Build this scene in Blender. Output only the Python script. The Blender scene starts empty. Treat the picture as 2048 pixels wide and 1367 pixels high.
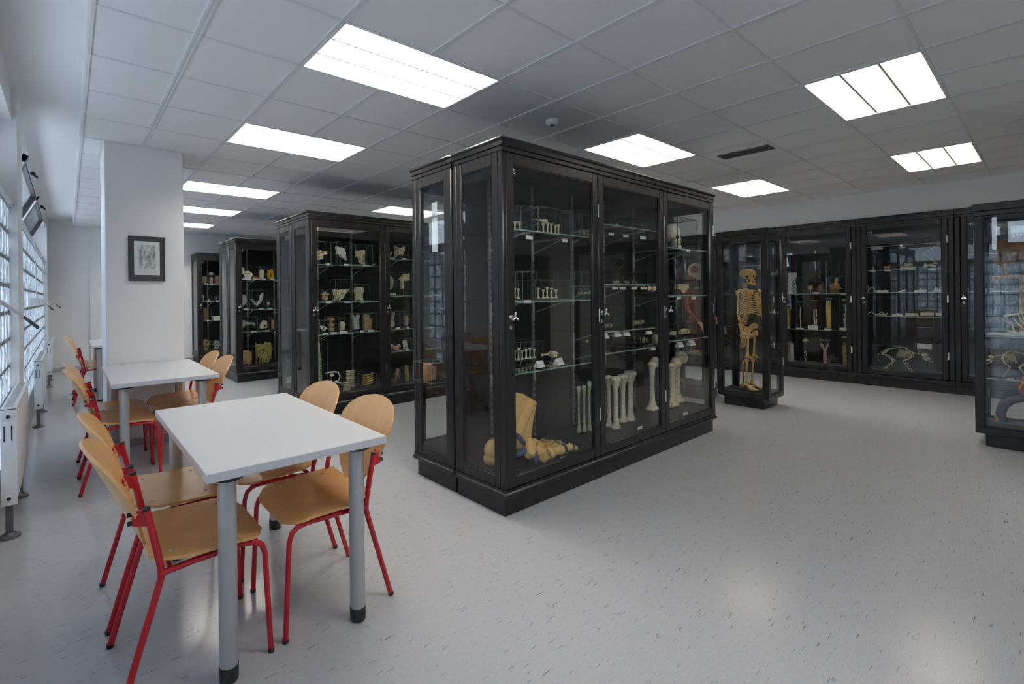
import bpy, bmesh, math, random
from mathutils import Vector, Matrix, Euler
random.seed(7)
SC = bpy.context.scene
COL = SC.collection
PI = math.pi
# ------------------------------------------------------------------ camera model (2048 x 1367 frame)
FPX, YAW, ROLL, CX, CY, CAMH = 945.5, 0.9283, -0.0110, 842.5, 592.0, 1.42
Fv = Vector((math.cos(YAW), math.sin(YAW), 0)); R0 = Vector((math.sin(YAW), -math.cos(YAW), 0)); U0 = Vector((0, 0, 1))
Rv = math.cos(ROLL)*R0 + math.sin(ROLL)*U0; Uv = -math.sin(ROLL)*R0 + math.cos(ROLL)*U0
CAM = Vector((0, 0, CAMH))
def ray(u, v): return Fv + (u-CX)/FPX*Rv - (v-CY)/FPX*Uv
def aty(u, v, y): d = ray(u, v); return CAM + d*(y/d.y)
def atx(u, v, x): d = ray(u, v); return CAM + d*(x/d.x)

# ------------------------------------------------------------------ mesh builder
class MB:
    def __init__(s): s.v = []; s.f = []; s.m = []
    def add(s, vs, fs, mi=0):
        o = len(s.v); s.v += [tuple(p) for p in vs]; s.f += [tuple(i+o for i in f) for f in fs]; s.m += [mi]*len(fs); return s
    def box(s, x0, x1, y0, y1, z0, z1, b=0.0, mi=0):
        if x0 > x1: x0, x1 = x1, x0
        if y0 > y1: y0, y1 = y1, y0
        if z0 > z1: z0, z1 = z1, z0
        b = min(b, (x1-x0)*.45, (y1-y0)*.45, (z1-z0)*.45)
        if b <= 1e-6:
            vs = [(x0,y0,z0),(x1,y0,z0),(x1,y1,z0),(x0,y1,z0),(x0,y0,z1),(x1,y0,z1),(x1,y1,z1),(x0,y1,z1)]
            return s.add(vs, [(0,3,2,1),(4,5,6,7),(0,1,5,4),(1,2,6,5),(2,3,7,6),(3,0,4,7)], mi)
        c = ((x0+x1)/2, (y0+y1)/2, (z0+z1)/2); h = ((x1-x0)/2, (y1-y0)/2, (z1-z0)/2)
        vs = []; idx = {}
        for sx in (-1,1):
            for sy in (-1,1):
                for sz in (-1,1):
                    sg = (sx,sy,sz)
                    for a in range(3):
                        p = [c[i]+sg[i]*(h[i] if i == a else h[i]-b) for i in range(3)]
                        idx[(sg,a)] = len(vs); vs.append(p)
        fs = []
        for a in range(3):
            o1, o2 = [i for i in range(3) if i != a]
            for sg in (-1,1):
                q = []
                for s1, s2 in ((-1,-1),(1,-1),(1,1),(-1,1)):
                    k = [0,0,0]; k[a] = sg; k[o1] = s1; k[o2] = s2; q.append(idx[(tuple(k),a)])
                fs.append(q)
        for a in range(3):
            o1, o2 = [i for i in range(3) if i != a]
            for s1 in (-1,1):
                for s2 in (-1,1):
                    k0 = [0,0,0]; k0[a] = -1; k0[o1] = s1; k0[o2] = s2; k1 = list(k0); k1[a] = 1
                    k0 = tuple(k0); k1 = tuple(k1)
                    fs.append([idx[(k0,o1)], idx[(k1,o1)], idx[(k1,o2)], idx[(k0,o2)]])
        for sx in (-1,1):
            for sy in (-1,1):
                for sz in (-1,1): fs.append([idx[((sx,sy,sz),a)] for a in range(3)])
        return s.add(vs, fs, mi)
    def tube(s, pts, r, n=8, mi=0, cap=True, flat=1.0):
        pts = [Vector(p) for p in pts]; k = len(pts)
        rs = list(r) if isinstance(r, (list, tuple)) else [r]*k
        tang = []
        for i in range(k):
            a = pts[max(i-1,0)]; b = pts[min(i+1,k-1)]; t = (b-a)
            tang.append(t.normalized() if t.length > 1e-9 else Vector((0,0,1)))
        t0 = tang[0]; up = Vector((0,0,1)) if abs(t0.z) < .9 else Vector((1,0,0))
        nv = (up - t0*up.dot(t0)).normalized(); vs = []
        for i in range(k):
            t = tang[i]; nv = (nv - t*nv.dot(t))
            nv = nv.normalized() if nv.length > 1e-6 else t.orthogonal().normalized()
            bv = t.cross(nv)
            for j in range(n):
                a = 2*PI*j/n; vs.append(pts[i] + (nv*math.cos(a) + bv*math.sin(a)*flat)*rs[i])
        fs = [(i*n+j, i*n+(j+1)%n, (i+1)*n+(j+1)%n, (i+1)*n+j) for i in range(k-1) for j in range(n)]
        if cap: fs += [tuple(range(n-1,-1,-1)), tuple((k-1)*n+j for j in range(n))]
        return s.add(vs, fs, mi)
    def lathe(s, prof, c=(0,0,0), n=16, mi=0, sx=1.0, sy=1.0):
        vs = []; fs = []; k = len(prof)
        for r, z in prof:
            for j in range(n):
                a = 2*PI*j/n; vs.append((c[0]+r*sx*math.cos(a), c[1]+r*sy*math.sin(a), c[2]+z))
        fs = [(i*n+j, i*n+(j+1)%n, (i+1)*n+(j+1)%n, (i+1)*n+j) for i in range(k-1) for j in range(n)]
        fs += [tuple(range(n-1,-1,-1)), tuple((k-1)*n+j for j in range(n))]
        return s.add(vs, fs, mi)
    def ell(s, c, r, n=10, m=7, mi=0, rot=None, noise=0.0, rng=None):
        if not isinstance(r, (list, tuple)): r = (r,r,r)
        M = Euler(rot).to_matrix() if rot else None
        vs = []; fs = []
        def put(p):
            if noise and rng: p = p*(1+rng.uniform(-noise, noise))
            p = Vector((p.x*r[0], p.y*r[1], p.z*r[2]))
            if M: p = M @ p
            vs.append(p + Vector(c))
        put(Vector((0,0,-1)))
        for i in range(1,m):
            a = -PI/2 + PI*i/m
            for j in range(n):
                b = 2*PI*j/n; put(Vector((math.cos(a)*math.cos(b), math.cos(a)*math.sin(b), math.sin(a))))
        put(Vector((0,0,1)))
        for j in range(n): fs.append((0, 1+(j+1)%n, 1+j))
        for i in range(m-2):
            for j in range(n):
                fs.append((1+i*n+j, 1+i*n+(j+1)%n, 1+(i+1)*n+(j+1)%n, 1+(i+1)*n+j))
        top = len(vs)-1; o = 1+(m-2)*n
        for j in range(n): fs.append((top, o+j, o+(j+1)%n))
        return s.add(vs, fs, mi)
    def shell(s, fn, nu, nv, th, mi=0):
        """curved sheet fn(a,b) for a,b in 0..1 with thickness th along its normal"""
        P = [[Vector(fn(i/nu, j/nv)) for j in range(nv+1)] for i in range(nu+1)]
        N = []
        for i in range(nu+1):
            row = []
            for j in range(nv+1):
                du = P[min(i+1,nu)][j]-P[max(i-1,0)][j]; dv = P[i][min(j+1,nv)]-P[i][max(j-1,0)]
                nn = du.cross(dv); row.append(nn.normalized() if nn.length > 1e-9 else Vector((0,0,1)))
            N.append(row)
        W = nv+1; vs = []
        for sg in (.5,-.5):
            for i in range(nu+1):
                for j in range(nv+1): vs.append(P[i][j] + N[i][j]*th*sg)
        K = (nu+1)*W; fs = []
        for i in range(nu):
            for j in range(nv):
                a = i*W+j; fs.append((a, a+W, a+W+1, a+1)); fs.append((K+a, K+a+1, K+a+W+1, K+a+W))
        for i in range(nu):
            for j, fl in ((0,0),(nv,1)):
                a = i*W+j; q = (a, K+a, K+a+W, a+W); fs.append(q if not fl else q[::-1])
        for j in range(nv):
            for i, fl in ((0,1),(nu,0)):
                a = i*W+j; q = (a, K+a, K+a+1, a+1); fs.append(q if not fl else q[::-1])
        return s.add(vs, fs, mi)
    def merge(s, o, M=None, mi=None):
        vs = [(M @ Vector(p)) for p in o.v] if M else o.v
        k = len(s.v); s.v += [tuple(p) for p in vs]; s.f += [tuple(i+k for i in f) for f in o.f]
        s.m += ([mi]*len(o.f) if mi is not None else o.m); return s
    def mesh(s, name, mats, angle=38):
        me = bpy.data.meshes.new(name); me.from_pydata(s.v, [], s.f)
        for m in (mats if isinstance(mats, (list, tuple)) else [mats]): me.materials.append(m)
        bm = bmesh.new(); bm.from_mesh(me)
        bmesh.ops.recalc_face_normals(bm, faces=bm.faces); bm.to_mesh(me); bm.free()
        if any(s.m): me.polygons.foreach_set('material_index', s.m)
        me.polygons.foreach_set('use_smooth', [True]*len(me.polygons))
        me.set_sharp_from_angle(angle=math.radians(angle)); me.update()
        return me
    def build(s, name, mats, parent=None, loc=(0,0,0), rotz=0.0, angle=38):
        o = bpy.data.objects.new(name, s.mesh(name, mats, angle)); COL.objects.link(o)
        o.location = loc; o.rotation_euler = (0,0,rotz)
        if parent: o.parent = parent
        return o

def poly_smooth(pts, k=4):
    """closed Catmull-Rom through 2-D points"""
    n = len(pts); out = []
    for i in range(n):
        p0, p1, p2, p3 = [Vector(pts[(i+d)%n]) for d in (-1,0,1,2)]
        for j in range(k):
            t = j/k
            out.append(.5*((2*p1)+(p2-p0)*t+(2*p0-5*p1+4*p2-p3)*t*t+(3*p1-p0-3*p2+p3)*t**3))
    return out
def plate(loops, w, h, d, smooth=True, bev=.12, mi=0):
    """outline (and holes) given in a unit square -> thick plate in x (centred), z (from 0), y thickness d, edges rounded off"""
    bm = bmesh.new(); edges = []
    for L in loops:
        P = poly_smooth(L) if smooth else [Vector(p) for p in L]
        vs = [bm.verts.new(((p.x-.5)*w, 0, p.y*h)) for p in P]
        for i in range(len(vs)): edges.append(bm.edges.new((vs[i], vs[(i+1)%len(vs)])))
    bmesh.ops.triangle_fill(bm, use_beauty=True, use_dissolve=False, edges=edges)
    if not bm.faces:
        bm.free(); return MB().box(-w/2, w/2, -d/2, d/2, 0, h, .004, mi)
    bm.verts.index_update(); bm.edges.index_update()
    base = [v.co.copy() for v in bm.verts]; F = [tuple(v.index for v in f.verts) for f in bm.faces]
    be = [(e.verts[0].index, e.verts[1].index) for e in bm.edges if len(e.link_faces) == 1]
    nb = {}
    for a, b in be: nb.setdefault(a, []).append(b); nb.setdefault(b, []).append(a)
    cen = {}
    for e in bm.edges:
        if len(e.link_faces) == 1:
            f = e.link_faces[0]; c = f.calc_center_median(); mid = (e.verts[0].co+e.verts[1].co)/2
            t = (e.verts[1].co-e.verts[0].co); nn = Vector((-t.z, 0, t.x))
            if nn.length < 1e-9: continue
            nn.normalize()
            if nn.dot(c-mid) < 0: nn = -nn
            for vv in e.verts: cen[vv.index] = cen.get(vv.index, Vector((0,0,0))) + nn
    bm.free()
    off = min(w,h)*bev*.25; mb = MB(); n = len(base); vs = []
    ins = [p + (cen[i].normalized()*off if i in cen and cen[i].length > 1e-6 else Vector((0,0,0))) for i, p in enumerate(base)]
    for q, y in ((ins,-d/2),(base,-d/2+off),(base,d/2-off),(ins,d/2)): vs += [(p.x, y, p.z) for p in q]
    fs = list(F) + [tuple(i+3*n for i in f[::-1]) for f in F]
    for k in range(3):
        for a, b in be: fs.append((a+k*n, b+k*n, b+(k+1)*n, a+(k+1)*n))
    return mb.add(vs, fs, mi)

# ------------------------------------------------------------------ naming helpers
def tag(o, label=None, cat=None, group=None, kind=None):
    if label: o['label'] = label
    if cat: o['category'] = cat
    if group: o['group'] = group
    if kind: o['kind'] = kind
    return o
def thing(name, label, cat, loc=(0,0,0), rotz=0.0, group=None):
    o = bpy.data.objects.new(name, None); COL.objects.link(o); o.empty_display_size = .1
    o.location = loc; o.rotation_euler = (0,0,rotz); return tag(o, label, cat, group)
def struct(name, mb, mats, label=None):
    o = mb.build(name, mats); o['kind'] = 'structure'
    if label: o['label'] = label
    return o
def copy_tree(o, parent=None):
    c = o.copy(); COL.objects.link(c)
    if parent: c.parent = parent
    for ch in KIDS.get(o.name, [x for x in bpy.data.objects if x.parent == o]): copy_tree(ch, c)
    return c
KIDS = {}

# ------------------------------------------------------------------ materials
def nodes(name):
    m = bpy.data.materials.new(name); m.use_nodes = True; nt = m.node_tree
    return m, nt, nt.nodes['Principled BSDF']
def pmat(name, col, rough=.5, metal=0.0, spec=.5, noise=None, bump=None, coat=0.0):
    """noise=(scale, amount, second colour, stretch); bump=(scale, strength, stretch)"""
    m, nt, b = nodes(name); N = nt.nodes; L = nt.links
    b.inputs['Base Color'].default_value = (*col, 1); b.inputs['Roughness'].default_value = rough
    b.inputs['Metallic'].default_value = metal; b.inputs['Specular IOR Level'].default_value = spec
    b.inputs['Coat Weight'].default_value = coat; b.inputs['Coat Roughness'].default_value = .12
    if noise or bump:
        tc = N.new('ShaderNodeTexCoord')
    if noise:
        sc, amt, col2, st = noise
        mp = N.new('ShaderNodeMapping'); mp.inputs['Scale'].default_value = st; L.new(tc.outputs['Object'], mp.inputs[0])
        tx = N.new('ShaderNodeTexNoise'); tx.inputs['Scale'].default_value = sc; tx.inputs['Detail'].default_value = 5
        L.new(mp.outputs[0], tx.inputs['Vector'])
        rp = N.new('ShaderNodeValToRGB'); rp.color_ramp.elements[0].position = .5-amt; rp.color_ramp.elements[1].position = .5+amt
        rp.color_ramp.elements[0].color = (*col2, 1); rp.color_ramp.elements[1].color = (*col, 1)
        L.new(tx.outputs[0], rp.inputs[0]); L.new(rp.outputs[0], b.inputs['Base Color'])
    if bump:
        sc, stg, st = bump
        mp = N.new('ShaderNodeMapping'); mp.inputs['Scale'].default_value = st; L.new(tc.outputs['Object'], mp.inputs[0])
        tx = N.new('ShaderNodeTexNoise'); tx.inputs['Scale'].default_value = sc; tx.inputs['Detail'].default_value = 4
        L.new(mp.outputs[0], tx.inputs['Vector'])
        bp = N.new('ShaderNodeBump'); bp.inputs['Strength'].default_value = stg; bp.inputs['Distance'].default_value = .004
        L.new(tx.outputs[0], bp.inputs['Height']); L.new(bp.outputs[0], b.inputs['Normal'])
    return m
def schlick(nt, f0):
    N = nt.nodes; L = nt.links; g = N.new('ShaderNodeNewGeometry'); dt = N.new('ShaderNodeVectorMath'); dt.operation = 'DOT_PRODUCT'
    L.new(g.outputs['Normal'], dt.inputs[0]); L.new(g.outputs['Incoming'], dt.inputs[1]); q = dt.outputs['Value']
    for op, a in (('ABSOLUTE',None),('SUBTRACT',1.0),('POWER',5.0),('MULTIPLY',1-f0),('ADD',f0)):
        k = N.new('ShaderNodeMath'); k.operation = op
        if op == 'SUBTRACT': k.inputs[0].default_value = a; L.new(q, k.inputs[1])
        else:
            L.new(q, k.inputs[0])
            if a is not None: k.inputs[1].default_value = a
        q = k.outputs[0]
    return q
def glass(name, tint=(.95,.97,.96), f0=.043, rough=0.0, gain=1.0):
    """thin sheet: straight-through light plus an angle-dependent mirror"""
    m = bpy.data.materials.new(name); m.use_nodes = True; nt = m.node_tree; N = nt.nodes; L = nt.links; N.clear()
    out = N.new('ShaderNodeOutputMaterial'); mix = N.new('ShaderNodeMixShader')
    tr = N.new('ShaderNodeBsdfTransparent'); tr.inputs[0].default_value = (*tint, 1)
    gl = N.new('ShaderNodeBsdfGlossy'); gl.inputs['Roughness'].default_value = rough
    q = schlick(nt, f0)
    L.new(q, mix.inputs[0]); L.new(tr.outputs[0], mix.inputs[1]); L.new(gl.outputs[0], mix.inputs[2]); L.new(mix.outputs[0], out.inputs[0])
    return m
def emit(name, col, s):
    m = bpy.data.materials.new(name); m.use_nodes = True; nt = m.node_tree; nt.nodes.clear()
    e = nt.nodes.new('ShaderNodeEmission'); e.inputs[0].default_value = (*col,1); e.inputs[1].default_value = s
    o = nt.nodes.new('ShaderNodeOutputMaterial'); nt.links.new(e.outputs[0], o.inputs[0]); return m
M = {}
M['wall'] = pmat('white_plaster', (.80,.80,.80), .6, noise=(3,.35,(.78,.78,.785),(1,1,1)), bump=(60,.05,(1,1,1)))
M['tile'] = pmat('ceiling_tile', (.80,.80,.80), .85, noise=(220,.3,(.77,.77,.77),(1,1,1)))
M['tbar'] = pmat('ceiling_bar', (.70,.70,.70), .45)
M['black'] = pmat('black_stained_wood', (.0125,.0123,.0138), .36, spec=.38, noise=(9,.3,(.008,.0078,.009),(6,6,.5)), bump=(22,.35,(5,5,.35)))
M['blackin'] = pmat('black_painted_board', (.010,.010,.0105), .42, noise=(6,.3,(.008,.008,.0085),(1,1,1)))
M['glass'] = glass('cabinet_glass', (.98,.99,.985), .05)
M['shelfglass'] = glass('shelf_glass', (.94,.975,.96))
M['shelfedge'] = pmat('green_glass_edge', (.30,.44,.38), .12, spec=.8)
M['boxglass'] = glass('specimen_box_glass', (.95,.975,.965), .04)
M['boxedge'] = pmat('glass_box_edge', (.16,.21,.185), .15, spec=.8)
M['clearedge'] = pmat('pale_glass_edge', (.34,.38,.36), .15, spec=.8)
M['jarglass'] = glass('jar_glass', (.93,.95,.94), .05)
M['chrome'] = pmat('nickel_metal', (.62,.60,.58), .22, 1.0)
M['rail'] = pmat('grey_shelf_rail', (.30,.29,.28), .35, .8)
M['bracket'] = pmat('zinc_bracket', (.58,.59,.60), .3, .8)
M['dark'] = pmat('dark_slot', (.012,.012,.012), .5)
M['steel'] = pmat('grey_painted_steel', (.46,.46,.465), .34, .35, noise=(7,.35,(.42,.42,.425),(1,1,.3)))
M['rubber'] = pmat('black_rubber', (.015,.015,.016), .5)
M['red'] = pmat('red_powder_coat', (.43,.006,.016), .32, coat=.12)
M['ply'] = pmat('beech_plywood', (.70,.385,.135), .30, noise=(5,.3,(.60,.31,.10),(1,5,.6)), bump=(30,.03,(1,6,1)), coat=.35)
M['plyb'] = pmat('beech_backrest', (.72,.415,.18), .30, noise=(5,.3,(.63,.345,.13),(1,6,.6)), bump=(30,.03,(1,6,1)), coat=.35)
M['top'] = pmat('light_grey_laminate', (.60,.61,.63), .33)
M['topedge'] = pmat('grey_table_edge', (.40,.41,.43), .35)
M['radiator'] = pmat('white_enamel', (.76,.76,.76), .3)
M['radfoot'] = pmat('grey_steel_foot', (.16,.165,.175), .4, .6)
M['window'] = pmat('white_window_frame', (.62,.64,.66), .4)
M['winseal'] = pmat('black_gasket', (.02,.02,.022), .5)
M['winglass'] = glass('window_glass', (.93,.96,.97))
M['mortar'] = pmat('grey_mortar', (.26,.27,.29), .7)
M['white'] = pmat('white_plastic', (.74,.74,.74), .4)
M['card'] = pmat('white_card', (.78,.78,.76), .6, noise=(55,.12,(.60,.60,.58),(.12,1,1)))
M['cream'] = pmat('cream_card', (.66,.63,.55), .6, noise=(70,.12,(.46,.44,.38),(1,.25,1)))
M['lampframe'] = pmat('white_lamp_housing', (.80,.79,.76), .35)
M['louvre'] = pmat('satin_louvre', (.60,.595,.57), .35, .2)
M['tube'] = emit('fluorescent_tube', (1.0,.945,.87), 60)
M['vent'] = pmat('dark_vent', (.10,.10,.105), .5)
M['digit'] = pmat('white_lettering', (.85,.85,.83), .5)
M['bone'] = pmat('ivory_bone', (.95,.86,.66), .5, noise=(45,.16,(.60,.46,.25),(1,1,1)), bump=(60,.35,(1,1,1)))
M['paleb'] = pmat('pale_bone', (.95,.91,.78), .5, noise=(40,.16,(.70,.62,.43),(1,1,1)), bump=(60,.3,(1,1,1)))
M['greenb'] = pmat('greenish_bone', (.74,.77,.56), .45, noise=(40,.16,(.44,.48,.27),(1,1,1)), bump=(60,.3,(1,1,1)))
M['whiteb'] = pmat('white_bone', (.95,.92,.86), .45, noise=(40,.18,(.70,.64,.53),(1,1,1)))
M['greyb'] = pmat('grey_specimen', (.68,.67,.64), .45, noise=(40,.18,(.36,.35,.33),(1,1,1)))
M['skel'] = pmat('amber_bone', (.88,.60,.25), .45, noise=(30,.2,(.58,.35,.12),(1,1,1)), bump=(50,.35,(1,1,1)))
M['tan'] = pmat('tan_specimen', (.74,.50,.26), .42, noise=(38,.16,(.40,.22,.09),(1,1,1)), bump=(40,.4,(1,1,1)))
M['brown'] = pmat('brown_specimen', (.42,.23,.12), .45, noise=(16,.3,(.22,.11,.06),(1,1,1)), bump=(40,.4,(1,1,1)))
M['darkbrown'] = pmat('dark_brown_cast', (.045,.022,.018), .4, noise=(8,.3,(.03,.014,.012),(1,1,1)))
M['yellow'] = pmat('yellow_specimen', (.72,.54,.11), .4, noise=(14,.28,(.50,.33,.05),(1,1,1)), bump=(40,.4,(1,1,1)))
M['amber'] = pmat('amber_resin', (.85,.52,.03), .25, noise=(10,.3,(.56,.28,.015),(1,1,1)))
M['olive'] = pmat('olive_specimen', (.56,.50,.18), .42, noise=(38,.16,(.28,.22,.05),(1,1,1)), bump=(40,.4,(1,1,1)))
M['pink'] = pmat('pinkish_specimen', (.66,.42,.33), .42, noise=(14,.28,(.46,.25,.19),(1,1,1)), bump=(40,.4,(1,1,1)))
M['flesh'] = pmat('red_muscle', (.36,.12,.10), .4, noise=(12,.28,(.24,.05,.05),(1,1,.35)), bump=(30,.4,(3,3,.5)))
M['footm'] = pmat('ochre_model_bone', (.80,.52,.20), .38, noise=(7,.3,(.66,.40,.14),(1,1,1)), bump=(22,.5,(1,1,1)))
M['blue'] = pmat('blue_model_joint', (.065,.10,.17), .4)
M['yellowfluid'] = pmat('yellow_jar_content', (.80,.58,.15), .35, noise=(8,.3,(.58,.38,.08),(1,1,.2)))
M['fluid'] = glass('jar_fluid', (.72,.74,.60), .03)
M['clearfluid'] = glass('clear_jar_fluid', (.80,.83,.80), .03)
M['feather'] = pmat('grey_feather', (.15,.13,.125), .7, noise=(30,.2,(.06,.05,.05),(1,1,6)))
M['fur'] = pmat('brown_plumage', (.33,.18,.07), .8, noise=(40,.25,(.18,.09,.03),(1,1,1)), bump=(70,.8,(1,1,1)))
M['vessel'] = pmat('slate_blue_vessel', (.055,.065,.085), .35)
M['frame'] = pmat('dark_picture_frame', (.035,.035,.04), .3)
def emat():
    m, nt, b = nodes('engraving_print'); N = nt.nodes; L = nt.links
    tc = N.new('ShaderNodeTexCoord'); tx = N.new('ShaderNodeTexNoise'); tx.inputs['Scale'].default_value = 26; tx.inputs['Detail'].default_value = 6
    mp = N.new('ShaderNodeMapping'); mp.inputs['Scale'].default_value = (2.2,1,.7); L.new(tc.outputs['Object'], mp.inputs[0]); L.new(mp.outputs[0], tx.inputs['Vector'])
    rp = N.new('ShaderNodeValToRGB'); rp.color_ramp.elements[0].position = .36; rp.color_ramp.elements[1].position = .62
    rp.color_ramp.elements[0].color = (.20,.20,.21,1); rp.color_ramp.elements[1].color = (.80,.81,.82,1)
    L.new(tx.outputs[0], rp.inputs[0]); L.new(rp.outputs[0], b.inputs['Base Color']); b.inputs['Roughness'].default_value = .7
    return m
M['engraving'] = emat()
M['paper'] = pmat('print_paper', (.86,.87,.87), .6)
def floormat():
    m, nt, b = nodes('grey_flecked_linoleum'); N = nt.nodes; L = nt.links
    tc = N.new('ShaderNodeTexCoord')
    def tex(scale, stretch, det=3, rot=0.0):
        mp = N.new('ShaderNodeMapping'); mp.inputs['Scale'].default_value = stretch; mp.inputs['Rotation'].default_value = (0,0,rot)
        L.new(tc.outputs['Object'], mp.inputs[0])
        t = N.new('ShaderNodeTexNoise'); t.inputs['Scale'].default_value = scale; t.inputs['Detail'].default_value = det
        L.new(mp.outputs[0], t.inputs['Vector']); return t.outputs[0]
    def ramp(src, p0, p1, c0, c1):
        r = N.new('ShaderNodeValToRGB'); r.color_ramp.elements[0].position = p0; r.color_ramp.elements[1].position = p1
        r.color_ramp.elements[0].color = c0; r.color_ramp.elements[1].color = c1; L.new(src, r.inputs[0]); return r.outputs[0]
    base = ramp(tex(60, (1,6,1), 4), .3, .7, (.415,.425,.445,1), (.475,.485,.505,1))
    pale = ramp(tex(15, (1,11,1), 4), .55, .70, (0,0,0,1), (1,1,1,1))
    fleck = ramp(tex(11, (1,13,1), 2.2), .665, .70, (0,0,0,1), (1,1,1,1))
    fine = ramp(tex(30, (1,8,1), 2), .64, .70, (0,0,0,1), (1,1,1,1))
    def mix(f, a, col, k):
        x = N.new('ShaderNodeMix'); x.data_type = 'RGBA'
        q = N.new('ShaderNodeMath'); q.operation = 'MULTIPLY'; q.inputs[1].default_value = k; L.new(f, q.inputs[0]); L.new(q.outputs[0], x.inputs[0])
        L.new(a, x.inputs[6]); x.inputs[7].default_value = col; return x.outputs[2]
    c = mix(pale, base, (.53,.54,.56,1), .35); c = mix(fine, c, (.22,.225,.24,1), .35); c = mix(fleck, c, (.10,.105,.115,1), .75)
    L.new(c, b.inputs['Base Color'])
    b.inputs['Roughness'].default_value = .19; b.inputs['Specular IOR Level'].default_value = .5
    return m
M['floor'] = floormat()
def blockmat():
    m = bpy.data.materials.new('wavy_glass_block'); m.use_nodes = True; nt = m.node_tree; N = nt.nodes; L = nt.links; N.clear()
    out = N.new('ShaderNodeOutputMaterial'); tc = N.new('ShaderNodeTexCoord')
    mp = N.new('ShaderNodeMapping'); mp.inputs['Scale'].default_value = (1,2.4,.8); L.new(tc.outputs['Object'], mp.inputs[0])
    tx = N.new('ShaderNodeTexNoise'); tx.inputs['Scale'].default_value = 9; tx.inputs['Detail'].default_value = 3; tx.inputs['Distortion'].default_value = 1.6
    L.new(mp.outputs[0], tx.inputs['Vector'])
    rp = N.new('ShaderNodeValToRGB'); rp.color_ramp.elements[0].position = .36; rp.color_ramp.elements[1].position = .60
    rp.color_ramp.elements[0].color = (.20,.22,.24,1); rp.color_ramp.elements[1].color = (.88,.91,.93,1); L.new(tx.outputs[0], rp.inputs[0])
    t = N.new('ShaderNodeBsdfTranslucent'); L.new(rp.outputs[0], t.inputs[0])
    d = N.new('ShaderNodeBsdfDiffuse'); d.inputs[0].default_value = (.30,.32,.34,1)
    g = N.new('ShaderNodeBsdfGlossy'); g.inputs['Roughness'].default_value = .12
    bp = N.new('ShaderNodeBump'); bp.inputs['Strength'].default_value = .5; bp.inputs['Distance'].default_value = .01; L.new(tx.outputs[0], bp.inputs['Height']); L.new(bp.outputs[0], g.inputs['Normal'])
    a = N.new('ShaderNodeMixShader'); a.inputs[0].default_value = .22; L.new(t.outputs[0], a.inputs[1]); L.new(d.outputs[0], a.inputs[2])
    b = N.new('ShaderNodeMixShader'); L.new(schlick(nt, .05), b.inputs[0]); L.new(a.outputs[0], b.inputs[1]); L.new(g.outputs[0], b.inputs[2])
    L.new(b.outputs[0], out.inputs[0]); return m
M['block'] = blockmat()
# ================================================================== ROOM
XL, XR, YS, YN, ZC, ZS = -.33, 9.72, -1.5, 11.95, 2.92, 3.04
struct('floor', MB().box(-.62, 10.3, YS-.15, YN+.15, -.12, 0), M['floor'])
w = MB()
w.box(-.62, -.36, YS, YN, 0, .33)
PIERS = ((4.75, 5.25), (11.30, YN), (YS, -1.42))
for a, b in PIERS: w.box(-.62, -.30, a, b, 0, ZS)
w.box(-.62, XL, YS, YN, 2.80, ZS)
struct('wall_left', w, M['wall'])
w = MB().box(-.62, 10.3, YN, YN+.15, 0, 3.3); struct('wall_back', w, M['wall'])
struct('trim_1', MB().box(.37, .62, YN-.05, YN, 0, ZC, .004), M['wall'])
w = MB().box(10.18, 10.3, YS, YN, 0, 3.3); w.box(9.72, 10.18, YS, YN, 2.535, 3.3); struct('wall_right', w, M['wall'])
w = MB().box(-.62, 10.3, YS-.15, YS, 0, 3.3); struct('wall_front', w, M['wall'])
# pillar in front of the window aisle (part of the building)
struct('wall_pillar', MB().box(.29, .965, 5.36, 6.05, 0, ZC, .006), M['wall'])
b = MB()
for x0, x1, y0, y1 in ((.28,.975,5.35,5.36),(.28,.29,5.36,6.05),(.965,.975,5.36,6.05)): b.box(x0, x1, y0, y1, 0, .07, .002)
struct('baseboard_pillar', b, M['topedge'])
struct('baseboard_back', MB().box(-.30, 10.1, YN-.012, YN, 0, .07, .002), M['topedge'])
struct('baseboard_left', MB().box(-.36, -.348, YS, YN, 0, .07, .002), M['topedge'])
# suspended ceiling: 0.61 x 0.607 grid with openings for the luminaires
TX, TY, GX0, GY0 = .61, .607, 1.215, .475
XE = .11
LAMPS = [(c, r) for r in (0, 3, 6, 10, 13, 16) for c in (0, 5, 10)]  # the lights out of view in these rows are added for the lighting
xs = [XE] + [GX0+TX*k for k in range(-1, 14)] + [9.72]
ys = [YS] + [GY0+TY*k for k in range(-3, 19)] + [YN]
hole = set()
for c, r in LAMPS:
    for d in (0,1): hole.add((round(GX0+TX*(c+d),3), round(GY0+TY*r,3)))
cl = MB(); tb = MB()
for i in range(len(xs)-1):
    for j in range(len(ys)-1):
        if (round(xs[i],3), round(ys[j],3)) in hole: continue
        if xs[i+1]-xs[i] < .01 or ys[j+1]-ys[j] < .01: continue
        cl.box(xs[i], xs[i+1], ys[j], ys[j+1], ZC, ZC+.02)
cl.box(-.62, 10.3, YS, YN, 3.3, 3.4)
cl.box(-.62, XE, YS, YN, ZS, ZS+.05); cl.box(XE-.012, XE, YS, YN, ZC-.004, ZS)
struct('ceiling', cl, M['tile'])
def ishole(i, j): return 0 <= i < len(xs)-1 and 0 <= j < len(ys)-1 and (round(xs[i],3), round(ys[j],3)) in hole
for i, x in enumerate(xs[1:-1], 1):
    j0 = 0
    for j in range(len(ys)):
        stop = j == len(ys)-1 or (ishole(i-1, j) and ishole(i, j))
        if stop:
            if j > j0:
                for a, b, d in ((-.019,-.004,.007),(.004,.019,.007),(-.004,.004,.002)): tb.box(x+a, x+b, ys[j0], ys[j], ZC-d, ZC)
            j0 = j+1
for y in ys[1:-1]: tb.box(XE, 9.72, y-.008, y+.008, ZC-.0055, ZC)
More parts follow.
